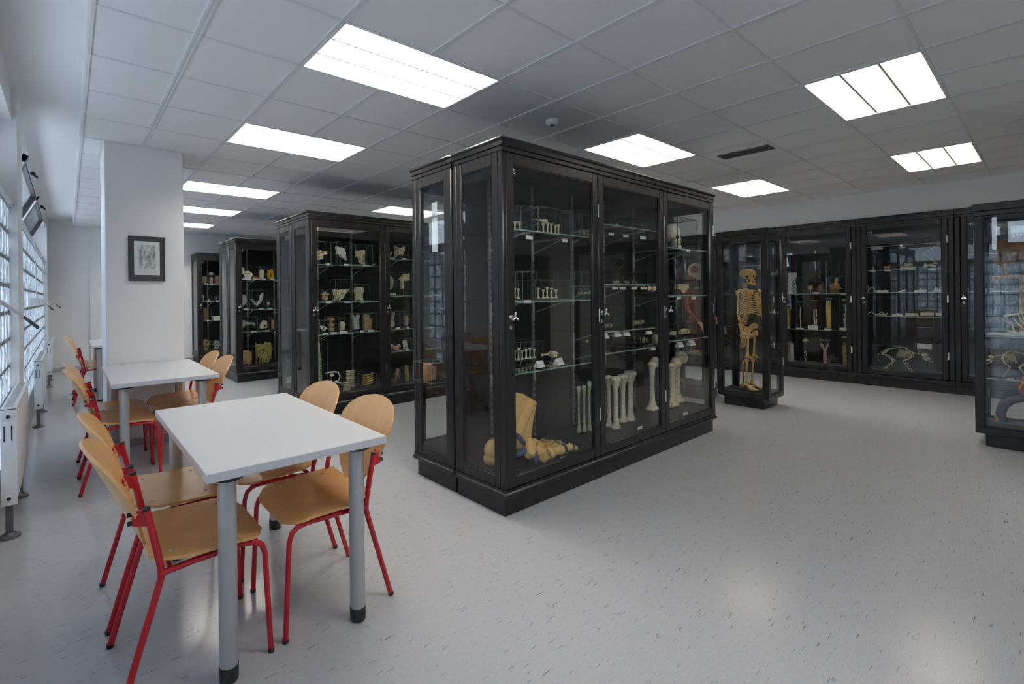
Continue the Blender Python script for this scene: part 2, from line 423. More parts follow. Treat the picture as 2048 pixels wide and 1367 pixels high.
tb.box(XE, XE+.018, YS, YN, ZC-.006, ZC); tb.box(9.70, 9.72, YS, YN, ZC-.012, ZC); tb.box(XE, 9.72, YN-.02, YN, ZC-.012, ZC)
for x0, x1, y0, y1 in ((.265,.99,5.335,5.36),(.265,.29,5.36,6.07),(.965,.99,5.36,6.07)): tb.box(x0, x1, y0, y1, ZC-.006, ZC)
struct('trim_2', tb, M['tbar'])
# ---------------------------------------------------------------- window wall: glass blocks below, clerestory above
wn = 0
for y0, y1 in ((-1.42, 4.75), (5.25, 11.30)):
    wn += 1; g = MB(); n = int(round((y1-y0)/.2)); p = (y1-y0)/n
    for i in range(n+1): g.box(-.425, -.352, max(y0, y0+p*i-.009), min(y1, y0+p*i+.009), .33, 2.13, 0, 1)
    for k in range(10): g.box(-.424, -.353, y0, y1, max(.33, .33+.2*k-.009), min(2.13, .33+.2*k+.009), 0, 1)
    g.box(-.420, -.416, y0, y1, .33, 2.13, 0, 2)
    for i in range(n):
        for k in range(9):
            ya, yb, za, zb = y0+p*i+.009, y0+p*(i+1)-.009, .339+.2*k, .521+.2*k; e = .016
            q = [(-.358,ya,za),(-.358,yb,za),(-.358,yb,zb),(-.358,ya,zb),(-.346,ya+e,za+e),(-.346,yb-e,za+e),(-.346,yb-e,zb-e),(-.346,ya+e,zb-e)]
            g.add(q, [(4,5,6,7),(0,1,5,4),(1,2,6,5),(2,3,7,6),(3,0,4,7)], 0)
    struct('window_%d' % wn, g, [M['block'], M['mortar'], M['winglass']])
    struct('trim_%d' % (wn+2), MB().box(-.60, -.325, y0, y1, 2.13, 2.165, .004), M['window'])
def sash(name, ya, yb, tilt, blind):
    global wn
    z0, z1, x = 2.165, 2.80, -.55; wn += 1; f = MB()
    f.box(x-.03, x+.03, ya, ya+.055, z0, z1, .004); f.box(x-.03, x+.03, yb-.055, yb, z0, z1, .004)
    f.box(x-.03, x+.03, ya, yb, z0, z0+.055, .004); f.box(x-.03, x+.03, ya, yb, z1-.055, z1, .004)
    o = struct('window_%d' % wn, f, M['window'])
    s = MB(); c = MB(); h = z1-z0-.10; W = yb-ya-.10
    s.box(-.025, .025, 0, .07, 0, h, .004); s.box(-.025, .025, W-.07, W, 0, h, .004); s.box(-.025, .025, 0, W, 0, .07, .004); s.box(-.025, .025, 0, W, h-.07, h, .004)
    for a, b in ((.066,.078),(W-.078,W-.066)): s.box(-.028, .028, a, b, .066, h-.066, 0, 1)
    s.box(-.028, .028, .066, W-.066, .062, .074, 0, 1); s.box(-.028, .028, .066, W-.066, h-.074, h-.062, 0, 1)
    c.box(-.004, .004, .07, W-.07, .07, h-.07)
    so = s.build('sash', [M['window'], M['winseal']], o); so.location = (x+(.03 if tilt else 0), ya+.05, z0+.05); so.rotation_euler = (0, math.radians(tilt), 0)
    c.build('glass_pane', M['winglass'], so)
    if tilt:
        k = MB().box(.025, .06, W*.3-.03, W*.3+.03, h-.05, h-.02, .004); k.box(.06,.09,W*.3-.05,W*.3+.01,h-.06,h-.04,.004); k.build('latch', M['rubber'], so)
    return o
bl = 0
for i, (ya, yb) in enumerate(((-1.38,.62),(.68,2.68),(2.74,4.72))):
    sash('window', ya, yb, 0, i > 0)
    if i > 0:
        t = thing('venetian_blind', ('white venetian blind in the clerestory window nearest the white pier' if i == 2 else 'white venetian blind in the clerestory window above the near radiator'), 'blind', (-.47, ya+.06, 2.79), 0, 'venetian blinds')
        MB().box(-.025,.025,0,yb-ya-.12,-.035,.005,.003).build('head_rail', M['white'], t)
        s = MB(); W = yb-ya-.12
        for k in range(22):
            z = -.06-.025*k; s.add([(-.011,0,z-.009),(.011,0,z+.006),(.011,W,z+.006),(-.011,W,z-.009),(-.011,0,z-.0075),(.011,0,z+.0075),(.011,W,z+.0075),(-.011,W,z-.0075)], [(0,3,2,1),(4,5,6,7),(0,1,5,4),(1,2,6,5),(2,3,7,6),(3,0,4,7)])
        s.build('slats', M['white'], t); MB().box(-.012,.012,0,W,-.625,-.607,.003).build('bottom_rail', M['white'], t)
for i, (ya, yb) in enumerate(((5.30,7.24),(7.30,9.24),(9.30,11.26))): sash('window', ya, yb, (27,27,0)[i], 0)
# window openers: a hanging rod and a folding crank
def crank(p0, p1, p2, p3, label):
    t = thing('window_crank', label, 'window crank', p0)
    L = lambda p: tuple(Vector(p)-Vector(p0))
    MB().tube([L((-.31, p0[1], 2.13)), L((-.29, p0[1], 2.05)), (0,0,.02)], .006).build('hanging_rod', M['white'], t)
    MB().box(-.06,.02,-.02,.02,-.03,.05,.005).build('gearbox', M['white'], t)
    MB().tube([(0,0,0), L(p1), L(p2)], .0075).build('crank_arm', M['window'], t)
    MB().tube([L(p2), L(p3)], [.006,.009]).build('grip', M['rubber'], t)
crank((-.235,1.75,1.49), (-.205,2.1,1.44), (-.161,2.75,1.352), (-.127,3.2,1.279), 'white window crank with black grip sticking out nearest the viewer')
crank((-.27,6.8,1.40), (-.24,7.0,1.42), (-.19,7.3,1.36), (-.15,7.55,1.30), 'white window crank hanging from the first tilted window')
crank((-.27,8.8,1.40), (-.24,9.0,1.42), (-.15,9.35,1.36), (-.09,9.6,1.30), 'white window crank hanging from the second tilted window')
# ---------------------------------------------------------------- radiators on floor stands
def radiator(y0, y1, x0, z0, z1, label):
    t = thing('radiator', label, 'radiator', (x0, y0, 0), 0, 'panel radiators along the window wall')
    d = .066; Lr = y1-y0; b = MB(); b.box(0, d, 0, Lr, z0, z1, .006)
    for k in range(int(Lr/.035)): b.box(d, d+.004, .02+.035*k, .04+.035*k, z0+.03, z1-.03, .002)
    b.build('panel', M['radiator'], t)
    b = MB(); b.box(-.002, d+.006, -.006, Lr+.006, z1-.01, z1+.006, .003)
    b.box(-.003, d+.006, -.006, 0, z0, z1, .002); b.build('casing', M['radiator'], t)
    for xx in (.014, .048): MB().box(xx-.003, xx+.003, -.008, -.004, z1-.19, z1-.10).build('vent_slot', M['dark'], t)
    v = MB()
    for k in range(int(Lr/.03)): v.box(.012, d-.012, .02+.03*k, .034+.03*k, z1+.004, z1+.0075)
    v.build('top_grille', M['topedge'], t)
    for nm, z in (('valve', z1-.045), ('plug', z0+.045)):
        k = MB(); k.tube([(.033,-.003,z),(.033,-.020,z)], .017, 14); k.build(nm, M['white'], t)
        k = MB(); k.tube([(.033,-.018,z),(.033,-.024,z)], .010, 12); k.build(nm+'_cap', M['rubber'], t)
    for yy in (.08, Lr-.22):
        f = MB(); f.box(.010, .046, yy-.02, yy+.02, 0, z0+.05, .003); f.lathe([(.055,0),(.055,.010),(.045,.016)], (.028,yy,0), 18); f.lathe([(.03,.016),(.024,.03)], (.028,yy,0), 14)
        f.build('leg', M['radfoot'], t)
    k = MB(); k.tube([(.033,Lr*.5,z0),(.05,Lr*.5,z0-.03),(.05,Lr*.5,z0-.06)], .012, 10); k.build('pipe_joint', M['brown'], t)
radiator(3.69, 4.72, -.318, .215, .785, 'white panel radiator on floor stands nearest the viewer, before the pier')
radiator(6.75, 7.95, -.300, .215, .75, 'white panel radiator behind the pier, second along the glass blocks')
radiator(9.75, 10.9, -.280, .215, .75, 'white panel radiator farthest along the glass blocks, near the far wall')
# ---------------------------------------------------------------- luminaires
LP = ['at the window side', 'above the middle aisle', 'toward the right wall']
def luminaire(c, r, label):
    x0, y0 = GX0+TX*c, GY0+TY*r; W, D, H = 2*TX, TY, .085
    t = thing('ceiling_light', label, 'ceiling light', (x0, y0, ZC), 0, 'recessed fluorescent ceiling lights')
    f = MB()
    f.box(0, W, 0, .012, -.008, .01, .002); f.box(0, W, D-.012, D, -.008, .01, .002); f.box(0, .012, 0, D, -.008, .01, .002); f.box(W-.012, W, 0, D, -.008, .01, .002)
    f.box(0, W, 0, .006, 0, H); f.box(0, W, D-.006, D, 0, H); f.box(0, .006, 0, D, 0, H); f.box(W-.006, W, 0, D, 0, H)
    f.build('frame', M['lampframe'], t)
    MB().box(0, W, 0, D, H, H+.01).build('reflector', M['lampframe'], t)
    bay = (D-.02)/3; lv = MB()
    for k in (1,2): lv.box(.012, W-.012, .01+bay*k-.006, .01+bay*k+.006, .0, .045)
    nb = 24
    for i in range(1, nb):
        xx = W*i/nb
        lv.box(xx-.0012, xx+.0012, .012, D-.012, .004, .030)
    lv.build('louvre', M['louvre'], t)
    for k in range(3):
        yy = .01+bay*(k+.5); MB().tube([(.03,yy,.055),(W-.03,yy,.055)], .0135, 10).build('lamp_tube', M['tube'], t)
RO = {0:'nearest the viewer', 3:'second from the front', 6:'third from the front', 10:'fourth from the front', 13:'fifth from the front', 16:'farthest back'}
CO = {0:'in the window-side row', 5:'in the middle row', 10:'in the row nearest the right wall'}
for c, r in LAMPS: luminaire(c, r, 'lit ceiling light, %s %s' % (RO[r], CO[c]))
# air outlet and smoke detector
t = thing('air_vent', 'narrow dark grey slot vent in the ceiling tiles', 'air vent', (5.80, 1.72, ZC))
f = MB(); f.box(-.10,.10,0,.012,-.012,0,.002); f.box(-.10,.10,.458,.47,-.012,0,.002); f.box(-.10,-.088,0,.47,-.012,0,.002); f.box(.088,.10,0,.47,-.012,0,.002); f.build('frame', M['radfoot'], t)
f = MB()
for k in range(6): f.box(-.075+.027*k, -.066+.027*k, .01, .46, -.010, -.001)
f.box(-.09,.09,.01,.46,-.003,-.001); f.build('grille', M['vent'], t)
t = thing('smoke_detector', 'small white round smoke detector on the ceiling above the big cabinet', 'smoke detector', (3.35, 2.57, ZC))
MB().lathe([(.055,0),(.055,-.012),(.048,-.03),(.030,-.042),(.0,-.043)], n=24).build('housing', M['white'], t)
MB().lathe([(.018,-.040),(.018,-.048),(.001,-.049)], n=16).build('sensor', M['dark'], t)
# framed print on the pillar
t = thing('picture_frame', 'framed grey engraving of a standing group hung on the white pillar', 'picture', (.63, 5.36, 1.60))
f = MB(); W2, H = .1565, .437
for x0, x1, z0, z1 in ((-W2,-W2+.012,0,H),(W2-.012,W2,0,H),(-W2,W2,0,.012),(-W2,W2,H-.012,H)): f.box(x0, x1, -.024, 0, z0, z1, .003)
f.build('frame', M['frame'], t)
MB().box(-W2+.01, W2-.01, -.012, -.004, .01, H-.01).build('mat_board', M['frame'], t)
p = MB().box(-.108, .112, -.0135, -.012, .058, .388).build('print', M['paper'], t)
MB().box(-.066, .076, -.0150, -.0135, .118, .352).build('engraving', M['engraving'], p)
MB().box(-W2+.012, W2-.012, -.018, -.016, .012, H-.012).build('glass_pane', M['glass'], t)

f = MB(); f.box(6.15,6.23,YS,YS+.05,0,2.14,.004); f.box(7.17,7.25,YS,YS+.05,0,2.14,.004); f.box(6.23,7.17,YS,YS+.05,2.06,2.14,.004)  # unseen door, added so cabinet 5's glass reflects something dark
do_ = struct('added_door_1', f, M['black']); MB().box(6.23,7.17,YS,YS+.035,.005,2.06,.003).build('door_leaf', M['black'], do_)
MB().tube([(7.08,YS+.03,1.05),(7.08,YS+.075,1.05),(6.96,YS+.075,1.05)], .010, 8).build('door_handle', M['chrome'], do_)
# ================================================================== TABLES AND CHAIRS
def make_table(label, x, y, hook=False):
    W, L, H = .75, 1.22, .80
    t = thing('table', label, 'table', (x, y, 0), 0, 'light grey tables along the window aisle')
    tp = MB().box(0, W, 0, L, H-.034, H, .0025).build('tabletop', M['top'], t)
    for px, py in ((.085,.065),(W-.12,.065),(.085,L-.115),(W-.12,L-.115)):
        lg = MB().lathe([(.0335,.05),(.0335,H-.044)], (px,py,0), 24).build('leg', M['steel'], t)
        MB().lathe([(.030,0),(.0345,.006),(.0352,.058),(.0338,.060)], (px,py,0), 24).build('foot_cap', M['rubber'], lg)
        MB().lathe([(.036,H-.05),(.060,H-.046),(.064,H-.0345)], (px,py,0), 24).build('mounting_plate', M['rubber'], lg)
    if hook: MB().add([(.50,.42,H-.034),(.62,.42,H-.034),(.60,.42,H-.075),(.55,.42,H-.085),(.50,.46,H-.034),(.62,.46,H-.034),(.60,.46,H-.075),(.55,.46,H-.085)], [(0,1,2,3),(7,6,5,4),(0,4,5,1),(1,5,6,2),(2,6,7,3),(3,7,4,0)]).build('bag_hook', M['steel'], t)
    return t
make_table('light grey square-edged table nearest the viewer', .385, 1.785, True)
make_table('light grey table pushed against the white pillar', .25, 4.12)
make_table('light grey table half hidden behind the pillar, farthest along the window aisle', .26, 7.76)

def chair_proto():
    t = thing('chair', 'x', 'chair', (0,0,0), 0, 'beech and red steel chairs at the grey tables')
    hw = .212
    def seatf(a, b):
        # a: rear 0 -> front 1 ; b: side
        x = -.165+.415*a; tt = 2*b-1
        wd = .232*min(1.0, (1-max(0,(a-.80)/.20)**2.4*.42))*(1-.16*max(0,(.25-a)/.25)**1.6)
        y = wd*tt
        z = .492 - .030*max(0,(a-.70)/.30)**2 + .010*tt*tt*(1-a) + .010*max(0,(.25-a)/.25) - .006*math.sin(PI*a)
        return (x, y, z)
    MB().shell(seatf, 18, 14, .012).build('seat', M['ply'], t)
    SS = [(0,.02),(.012,.065),(.05,.115),(.11,.165),(.18,.207),(.25,.232),(.31,.236),(.36,.215),(.395,.172),(.415,.115),(.426,.06),(.43,.015)]
    def backf(a, b):
        k = a*(len(SS)-1); i = min(int(k), len(SS)-2); f = k-i
        s = SS[i][0]*(1-f)+SS[i+1][0]*f; wd = SS[i][1]*(1-f)+SS[i+1][1]*f; tt = 2*b-1; y = wd*tt
        x = -.162 - .40*s - .10*s*s + .045*(y/.23)**2
        return (x, y, .498 + .94*s)
    bk = MB().shell(backf, 22, 14, .011).build('backrest', M['plyb'], t)
    for sg in (-1,1):
        y = hw*sg
        MB().tube([(-.256,y,.012),(-.20,y*1.0,.20),(-.145,y,.38),(-.128,y,.44),(-.130,y,.48),(-.150,y,.585),(-.172,y,.690)], .0125, 10).build('rear_leg', M['red'], t)
        MB().tube([(-.130,y,.452),(-.02,y,.462),(.16,y,.466),(.200,y,.460),(.226,y,.440),(.238,y,.405),(.246,y,.25),(.258,y,.012)], .0115, 10).build('front_leg', M['red'], t)
        for nm, px in (('rear_glide',-.258),('front_glide',.2585)): MB().lathe([(.0125,0),(.0135,.004),(.0132,.016)], (px,y,0), 10).build(nm, M['rubber'], t)
        br = MB(); br.add([(-.150,y+q,.628) for q in (-.004,.004)]+[(-.165,y+q,.690) for q in (-.004,.004)]+[(-.215,y-.010*sg+q,.690) for q in (-.004,.004)]+[(-.205,y-.010*sg+q,.636) for q in (-.004,.004)], [(0,2,4,6),(1,7,5,3),(0,1,3,2),(2,3,5,4),(4,5,7,6),(6,7,1,0)])
        br.box(-.214,-.206, y-.055*sg, y-.006*sg, .638, .688, .002); b = br.build('bracket', M['red'], t)
        k = MB()
        for z in (.648,.678): k.tube([(-.211,y-.016*sg,z),(-.228,y-.016*sg,z)], .0085, 8)
        k.build('bolt_cap', M['rubber'], b)
        MB().tube([(-.1715,y,.686),(-.1735,y,.696)], .0132, 10).build('end_cap', M['rubber'], t)
        k = MB()
        for z in (.638,.660): k.ell((-.198-.42*(z-.65),y-.042*sg,z), (.0035,.006,.006), 8, 5)
        k.build('backrest_screw', M['chrome'], t)
    for px in (-.10,.15): MB().tube([(px,-hw,.461),(px,hw,.461)], .010, 8).build('crossbar', M['red'], t)
    k = MB()
    for px in (-.09,.14):
        for sg in (-1,1): k.ell((px, .165*sg, .500+(.002 if px<0 else -.006)), (.008,.008,.0035), 8, 5)
    k.build('seat_screw', M['chrome'], t)
    return t
CH = chair_proto()
KIDS.clear()
SPOTS = [(.385,2.105,0,'beech chair nearest the viewer, at the window side of the nearest table'),
 (.385,2.625,0,'beech chair second from the viewer, at the window side of the nearest table'),
 (.965,2.115,PI,'beech chair at the nearest table with its back to the big cabinet, nearer the viewer'),
 (.945,2.66,PI,'beech chair at the nearest table with its back to the cabinets, farther from the viewer'),
 (.32,4.43,0,'beech chair on the window side of the table by the pillar, nearer the viewer'),
 (.32,4.905,0,'beech chair on the window side of the table by the pillar, next to the pillar'),
 (.84,4.50,PI,'beech chair on the cabinet side of the table by the pillar, nearer the viewer'),
 (.84,4.98,PI,'beech chair on the cabinet side of the table by the pillar, next to the pillar'),
 (.31,8.12,0,'beech chair at the farthest table beyond the pillar, nearer the viewer'),
 (.31,8.62,0,'beech chair at the farthest table beyond the pillar, partly behind another chair')]
for i, (x, y, r, lb) in enumerate(SPOTS):
    o = CH if i == 0 else copy_tree(CH)
    o.location = (x, y, 0); o.rotation_euler = (0,0,r); o['label'] = lb

# ================================================================== CABINETS
def text(name, s, size, mat, parent, loc, rot):
    c = bpy.data.curves.new(name, 'FONT'); c.body = s; c.size = size; c.extrude = .0006; c.align_x = 'LEFT'
    q = bpy.data.objects.new(name, c); COL.objects.link(q); bpy.context.view_layer.update(); me = bpy.data.meshes.new_from_object(q.evaluated_get(bpy.context.evaluated_depsgraph_get()))
    bpy.data.objects.remove(q); o = bpy.data.objects.new(name, me); COL.objects.link(o); me.materials.clear(); me.materials.append(mat); o.parent = parent; o.location = loc; o.rotation_euler = rot
    return o
def frame_bars(mb, x0, x1, z0, z1, sl, sr, sb, st, y0, y1, bev=.006):
    """rectangular frame in the xz plane"""
    mb.box(x0, x0+sl, y0, y1, z0, z1, bev); mb.box(x1-sr, x1, y0, y1, z0, z1, bev)
    mb.box(x0+sl, x1-sr, y0, y1, z0, z0+sb, bev); mb.box(x0+sl, x1-sr, y0, y1, z1-st, z1, bev)
def inner_lip(mb, x0, x1, z0, z1, y0, y1, w=.010):
    mb.box(x0, x0+w, y0, y1, z0, z1, .003); mb.box(x1-w, x1, y0, y1, z0, z1, .003); mb.box(x0+w, x1-w, y0, y1, z0, z0+w, .003); mb.box(x0+w, x1-w, y0, y1, z1-w, z1, .003)
def handle_parts(door, x, z, y=-.001):
    k = MB(); k.lathe([(.017,0),(.017,.004)], (0,0,0), 14); k.lathe([(.008,0),(.006,.03),(.009,.036)], (0,0,0), 10)
    for a in range(3):
        q = PI/2+a*2*PI/3; k.tube([(0,0,.036),(.024*math.cos(q),.024*math.sin(q),.040)], [.0065,.0085], 8); k.ell((.026*math.cos(q),.026*math.sin(q),.040), .0095, 8, 5)
    Mx = Matrix.Translation((x, y, z)) @ Matrix.Rotation(PI/2, 4, 'X')
    MB().merge(k, Mx).build('handle', M['chrome'], door)
    l = MB().lathe([(.014,0),(.014,.003),(.009,.005)], (0,0,0), 14); MB().merge(l, Matrix.Translation((x, y, z-.065)) @ Matrix.Rotation(PI/2, 4, 'X')).build('lock', M['chrome'], door)
def cabinet(label, loc, rotz, W, D, H, ndoor=3, bays=(), number=None, group=None, sides=(True,True), back=True, g0=.25, g1=2.265, post=.03, plinth=.125, hinge=True, stile=.07, top=.095, wall=False, board=None):
    """front faces local -y; x 0..W, y 0..D"""
    t = thing('display_cabinet', label, 'display cabinet', loc, rotz, group)
    c = MB(); i = .02
    c.box(i if not wall else 0, W-i if not wall else W, i, D-(i if not back else 0), 0, plinth, .003)
    o = .014
    if not wall:
        c.box(-o, W+o, -o, D+(o if not back else 0), plinth, plinth+.034, .012)
        c.box(0, W, 0, D, plinth+.034, plinth+.050)
    else: c.box(0, W, 0, D, plinth, plinth+.05, .004)
    zt = H-top
    c.box(0, W, 0, D, zt, zt+.03, .004)
    if not wall:
        c.box(-.006, W+.006, -.006, D+.002, zt+.032, H-.03, .004); c.box(-o-.004, W+o+.004, -o-.004, D+.003, H-.036, H-.004, .014); c.box(.02, W-.02, .02, D-.02, H-.01, H)
    else:
        c.box(0, W, -.004, D, zt+.032, H-.028, .004); c.box(0, W, -.012, D, H-.03, H, .006)
    for x in (0, W-max(post,.045)):
        pw = max(post,.045)
        c.box(x, x+pw, .001, pw, plinth+.05, zt, .008); c.box(x, x+pw, D-pw, D, plinth+.05, zt, .008)
    bw = (W-2*post)/ndoor
    c.build('carcass', M['black'], t)
    fl = MB().box(post*.3, W-post*.3, .012, D-.005, g0-.03, g0-.006); fl.build('floor_board', M['blackin'] if board is None else board, t)
    if back: MB().box(.004, W-.004, D-.014, D-.002, plinth+.05, zt).build('back_panel', M['blackin'], t)
    # end panels
    for sd, on in zip((0,1), sides):
        x = 0 if sd == 0 else W; sg = 1 if sd == 0 else -1
        p = MB(); za, zb = plinth+.05, zt
        if on:
            s1 = .095
            ya, yb = max(post,.045), D-(.012 if not back else .012)
            p.box(x+.004*sg, x+.028*sg, ya, s1, za, zb, .004); p.box(x+.004*sg, x+.028*sg, D-s1+.01, yb, za, zb, .004)
            p.box(x+.004*sg, x+.028*sg, s1, D-s1+.01, za, g0, .004); p.box(x+.004*sg, x+.028*sg, s1, D-s1+.01, g1, zb, .004)
            for a, b_ in ((s1, s1+.008), (D-s1+.002, D-s1+.01)): p.box(x+.009*sg, x+.020*sg, a, b_, g0, g1, .002)
            p.box(x+.009*sg, x+.020*sg, s1, D-s1+.01, g0, g0+.008, .002); p.box(x+.009*sg, x+.020*sg, s1, D-s1+.01, g1-.008, g1, .002)
            q = p.build('side_panel', M['black'], t)
            MB().box(x+.013*sg, x+.017*sg, s1, D-s1+.01, g0, g1).build('glass_pane', M['glass'], q)
        else:
            p.box(x, x+.02*sg, post, D-.01, za, zb, .002); p.build('side_panel', M['black'], t)
    # doors
    for k in range(ndoor):
        x0, x1 = post+bw*k+.004, post+bw*(k+1)-.004; z0, z1 = g0-.07, g1+.075
        d = MB(); frame_bars(d, x0, x1, z0, z1, stile, stile, .07, .075, -.003, .024, .005); inner_lip(d, x0+stile-.002, x1-stile+.002, z0+.068, z1-.073, .003, .018, .009)
        do = d.build('door', M['black'], t)
        MB().box(x0+stile, x1-stile, .010, .014, g0, g1).build('glass_pane', M['glass'], do)
        if k < ndoor-1: MB().box(x1+.001, x1+.007, .004, .03, z0, z1).build('door_strip', M['dark'], t)
        handle_parts(do, x0+stile*.45, (g0+g1)/2+.02)
        if hinge:
            for zz in (.15,.5,.87):
                z = z0+(z1-z0)*zz; MB().tube([(x1-.001,-.007,z-.05),(x1-.001,-.007,z+.05)], .006 if not wall else .009, 8).build('hinge', M['chrome'] if not wall else M['white'], do)
    if number: text('number_sign', number, .05, M['digit'], t, (post+stile+.010, .007, g1-.055), (PI/2,0,0))
    # shelves, rails and brackets per bay
    for k, zs in enumerate(bays):
        x0, x1 = post+bw*k+.004, post+bw*(k+1)-.004
        for xr in ((x0+bw*.30, x0+bw*.78) if not wall else ()):
            r = MB(); r.box(xr-.014, xr+.014, D-.034, D-.015, g0+.02, g1+.03, .002); ro = r.build('shelf_rail', M['rail'], t)
            s = MB()
            for n in range(36):
                z = g0+.05+n*.053
                for dx in (-.006,.006): s.box(xr+dx-.002, xr+dx+.002, D-.0355, D-.033, z, z+.022)
            s.build('slots', M['dark'], ro)
        for z in zs:
            sh = MB(); sh.box(x0+.01, x1-.01, .040, D-.02, z-.008, z, 0, 0)
            so = sh.build('shelf', M['shelfglass'], t)
            MB().box(x0+.01, x1-.01, .0385, .041, z-.0082, z+.0002).build('front_edge', M['shelfedge'], so)
            for xr in ((x0+bw*.30, x0+bw*.78) if not wall else ()):
                b = MB(); b.box(xr-.008, xr+.008, D-.040, D-.03, z-.17, z-.01, .002)
                b.tube([(xr,D-.038,z-.013),(xr,.06,z-.013)], .0055, 6); b.tube([(xr,D-.038,z-.105),(xr,.17,z-.018)], .0055, 6)
                b.build('shelf_bracket', M['bracket'], t)
    return t
BH = 2.44; GB = 'black island cabinets with glass doors and glass ends'
X0, CW = 2.215, 3.125
B5 = ((1.86,1.38,.90),(1.98,1.50,1.12,.95),(1.85,1.40,.975))
cabinet('big black glazed cabinet numbered 5 with bones and the foot model, facing the viewer', (X0,2.09,0), 0, CW, .485, BH, 3, B5, '5', GB)
cabinet('black glazed cabinet standing back to back behind the cabinet numbered 5', (X0+CW,3.075,0), PI, CW, .485, BH, 3, ((1.78,1.33,.775),)*3, None, GB)
X7, Y7 = 2.25, 5.19
B7 = ((1.815,1.365,.975),(1.92,1.43,.985,.69),(1.85,1.40,.95))
cabinet('black glazed cabinet numbered 7 with boxed skull and spine preparations', (X7,Y7,0), 0, CW, .52, BH, 3, B7, '7', GB, board=None)
cabinet('black glazed cabinet back to back behind the cabinet numbered 7', (X7+CW,Y7+1.045,0), PI, CW, .52, BH, 3, ((1.85,1.38,.92),), None, GB)
X9, Y9 = 2.255, 8.20
B9 = ((1.735,1.225,.84),(1.735,1.225,.84))
cabinet('black glazed cabinet third from the front with the yellow torso slice', (X9,Y9,0), 0, CW, .52, BH, 3, B9, '9', GB)
cabinet('black glazed cabinet back to back behind the one with the yellow torso slice', (X9+CW,Y9+1.045,0), PI, CW, .52, BH, 3, (), None, GB)
X11, Y11 = 2.29, 11.28
cabinet('black glazed cabinet farthest away, standing against the far wall', (X11,Y11,0), 0, CW, .60, BH, 3, ((1.74,1.36,.92),(1.74,1.36,.92)), '11', GB)
# paper strip with blue handwriting inside the rear unit's glass end
t = thing('paper_strip', 'long white paper strip with blue handwriting hanging behind the glass end of the big cabinet', 'paper strip', (X0+.05, 2.845, 2.02))
MB().box(-.001,.001,-.033,.033,-.26,.12).build('sheet', M['paper'], t)
M['ink'] = pmat('blue_ink', (.05,.16,.26), .6)
text('handwriting', 'Ephe', .032, M['ink'], t, (-.0022, .030, .0), (PI/2, 0, -PI/2))
# wall run on the right: front faces -x
GW = 'black built-in wall cabinets on the right'
WB = {0:((2.09,1.735,1.40,1.05),), 1:((1.39,.805),)}
def wallcab(y, label, bays, num): return cabinet(label, (9.70, y, 0), -PI/2, 1.0, .45, 2.525, 1, bays, num, GW, (False,False), True, .25, 2.345, .055, .12, True, .055, .11, True)
wallcab(1.806, 'black wall cabinet with the cat skeleton and bird bones, right of the jars', WB[0], 'H4')
wallcab(2.808, 'black wall cabinet with tall jars and the root-like specimen, behind the human skeleton', WB[1], None)
wallcab(.804, 'black wall cabinet mostly hidden by the foreground case at the right', ((1.9,1.4,.9),), 'H3')
wallcab(-.198, 'black wall cabinet behind the foreground case, nearest the front wall', ((1.9,1.4,.9),), None)
for k in range(3): wallcab(3.81+1.002*k, ('black wall cabinet seen through the big cabinet, first left of the jars','black wall cabinet seen through the big cabinet, second left of the jars','black wall cabinet seen through the big cabinet, third left of the jars')[k], ((1.9,1.39,.805),), None)
# ---------------------------------------------------------------- free-standing glass cases
def glass_case(label, x0, x1, y0, y1, H, gl, g0, g1, shelves=(), z0=.115, lock=True):
    t = thing('glass_case', label, 'glass case', (x0, y0, 0), 0, 'free-standing black glass cases')
    W, D = x1-x0, y1-y0; c = MB()
    c.box(.03, W-.03, .06, D-.06, 0, z0+.01, .003); c.box(0, W, 0, D, z0, g0-.02, .004); c.box(0, W, 0, D, g1+.02, H-.07, .004); c.box(-.008, W+.008, -.008, D+.008, H-.07, H, .008)
    for a in (0, W-.06):
        for b_ in (0, D-.06): c.box(a, a+.06, b_, b_+.06, g0-.02, g1+.02, .006)
    c.build('carcass', M['black'], t)
    MB().box(.03, W-.03, .03, D-.03, g0-.03, g0-.008).build('floor_board', M['blackin'], t)
    def side(name, fixed, a0, a1, axis, sl):
        p = MB(); g = MB()
        def bx(mb, u0, u1, z0_, z1_, th0, th1, bev=.003):
            if axis == 'x': mb.box(u0, u1, fixed+th0, fixed+th1, z0_, z1_, bev)
            else: mb.box(fixed+th0, fixed+th1, u0, u1, z0_, z1_, bev)
        bx(p, a0, a0+sl, g0-.02, g1+.02, -.012, .012); bx(p, a1-sl, a1, g0-.02, g1+.02, -.012, .012); bx(p, a0+sl, a1-sl, g0-.02, g0, -.012, .012); bx(p, a0+sl, a1-sl, g1, g1+.02, -.012, .012)
        q = p.build(name, M['black'], t); bx(g, a0+sl, a1-sl, g0, g1, -.002, .002, 0); g.build('glass_pane', M['glass'], q); return q
    d = side('door', .016, .06, W-.06, 'x', .025)
    side('back_panel', D-.016, .06, W-.06, 'x', .025)
    side('side_panel', .016, .055, D-.055, 'y', gl); side('side_panel', W-.016, .055, D-.055, 'y', gl)
    if lock:
        handle_parts(d, .075, 1.18, .002)
        for z in (.25, .62): 
            h = MB().tube([(W-.05,-.006,z*H-.05),(W-.05,-.006,z*H+.05)], .006, 8).build('hinge', M['chrome'], d)
    for z in shelves:
        so = MB().box(.035, W-.035, .035, D-.035, z-.008, z).build('shelf', M['shelfglass'], t)
        MB().box(.033, .036, .035, D-.035, z-.0082, z+.0002).build('front_edge', M['shelfedge'], so)
    return t
glass_case('tall black glass case with the amber human skeleton', 6.715, 7.245, 2.045, 2.60, 2.20, .012, .185, 2.06)
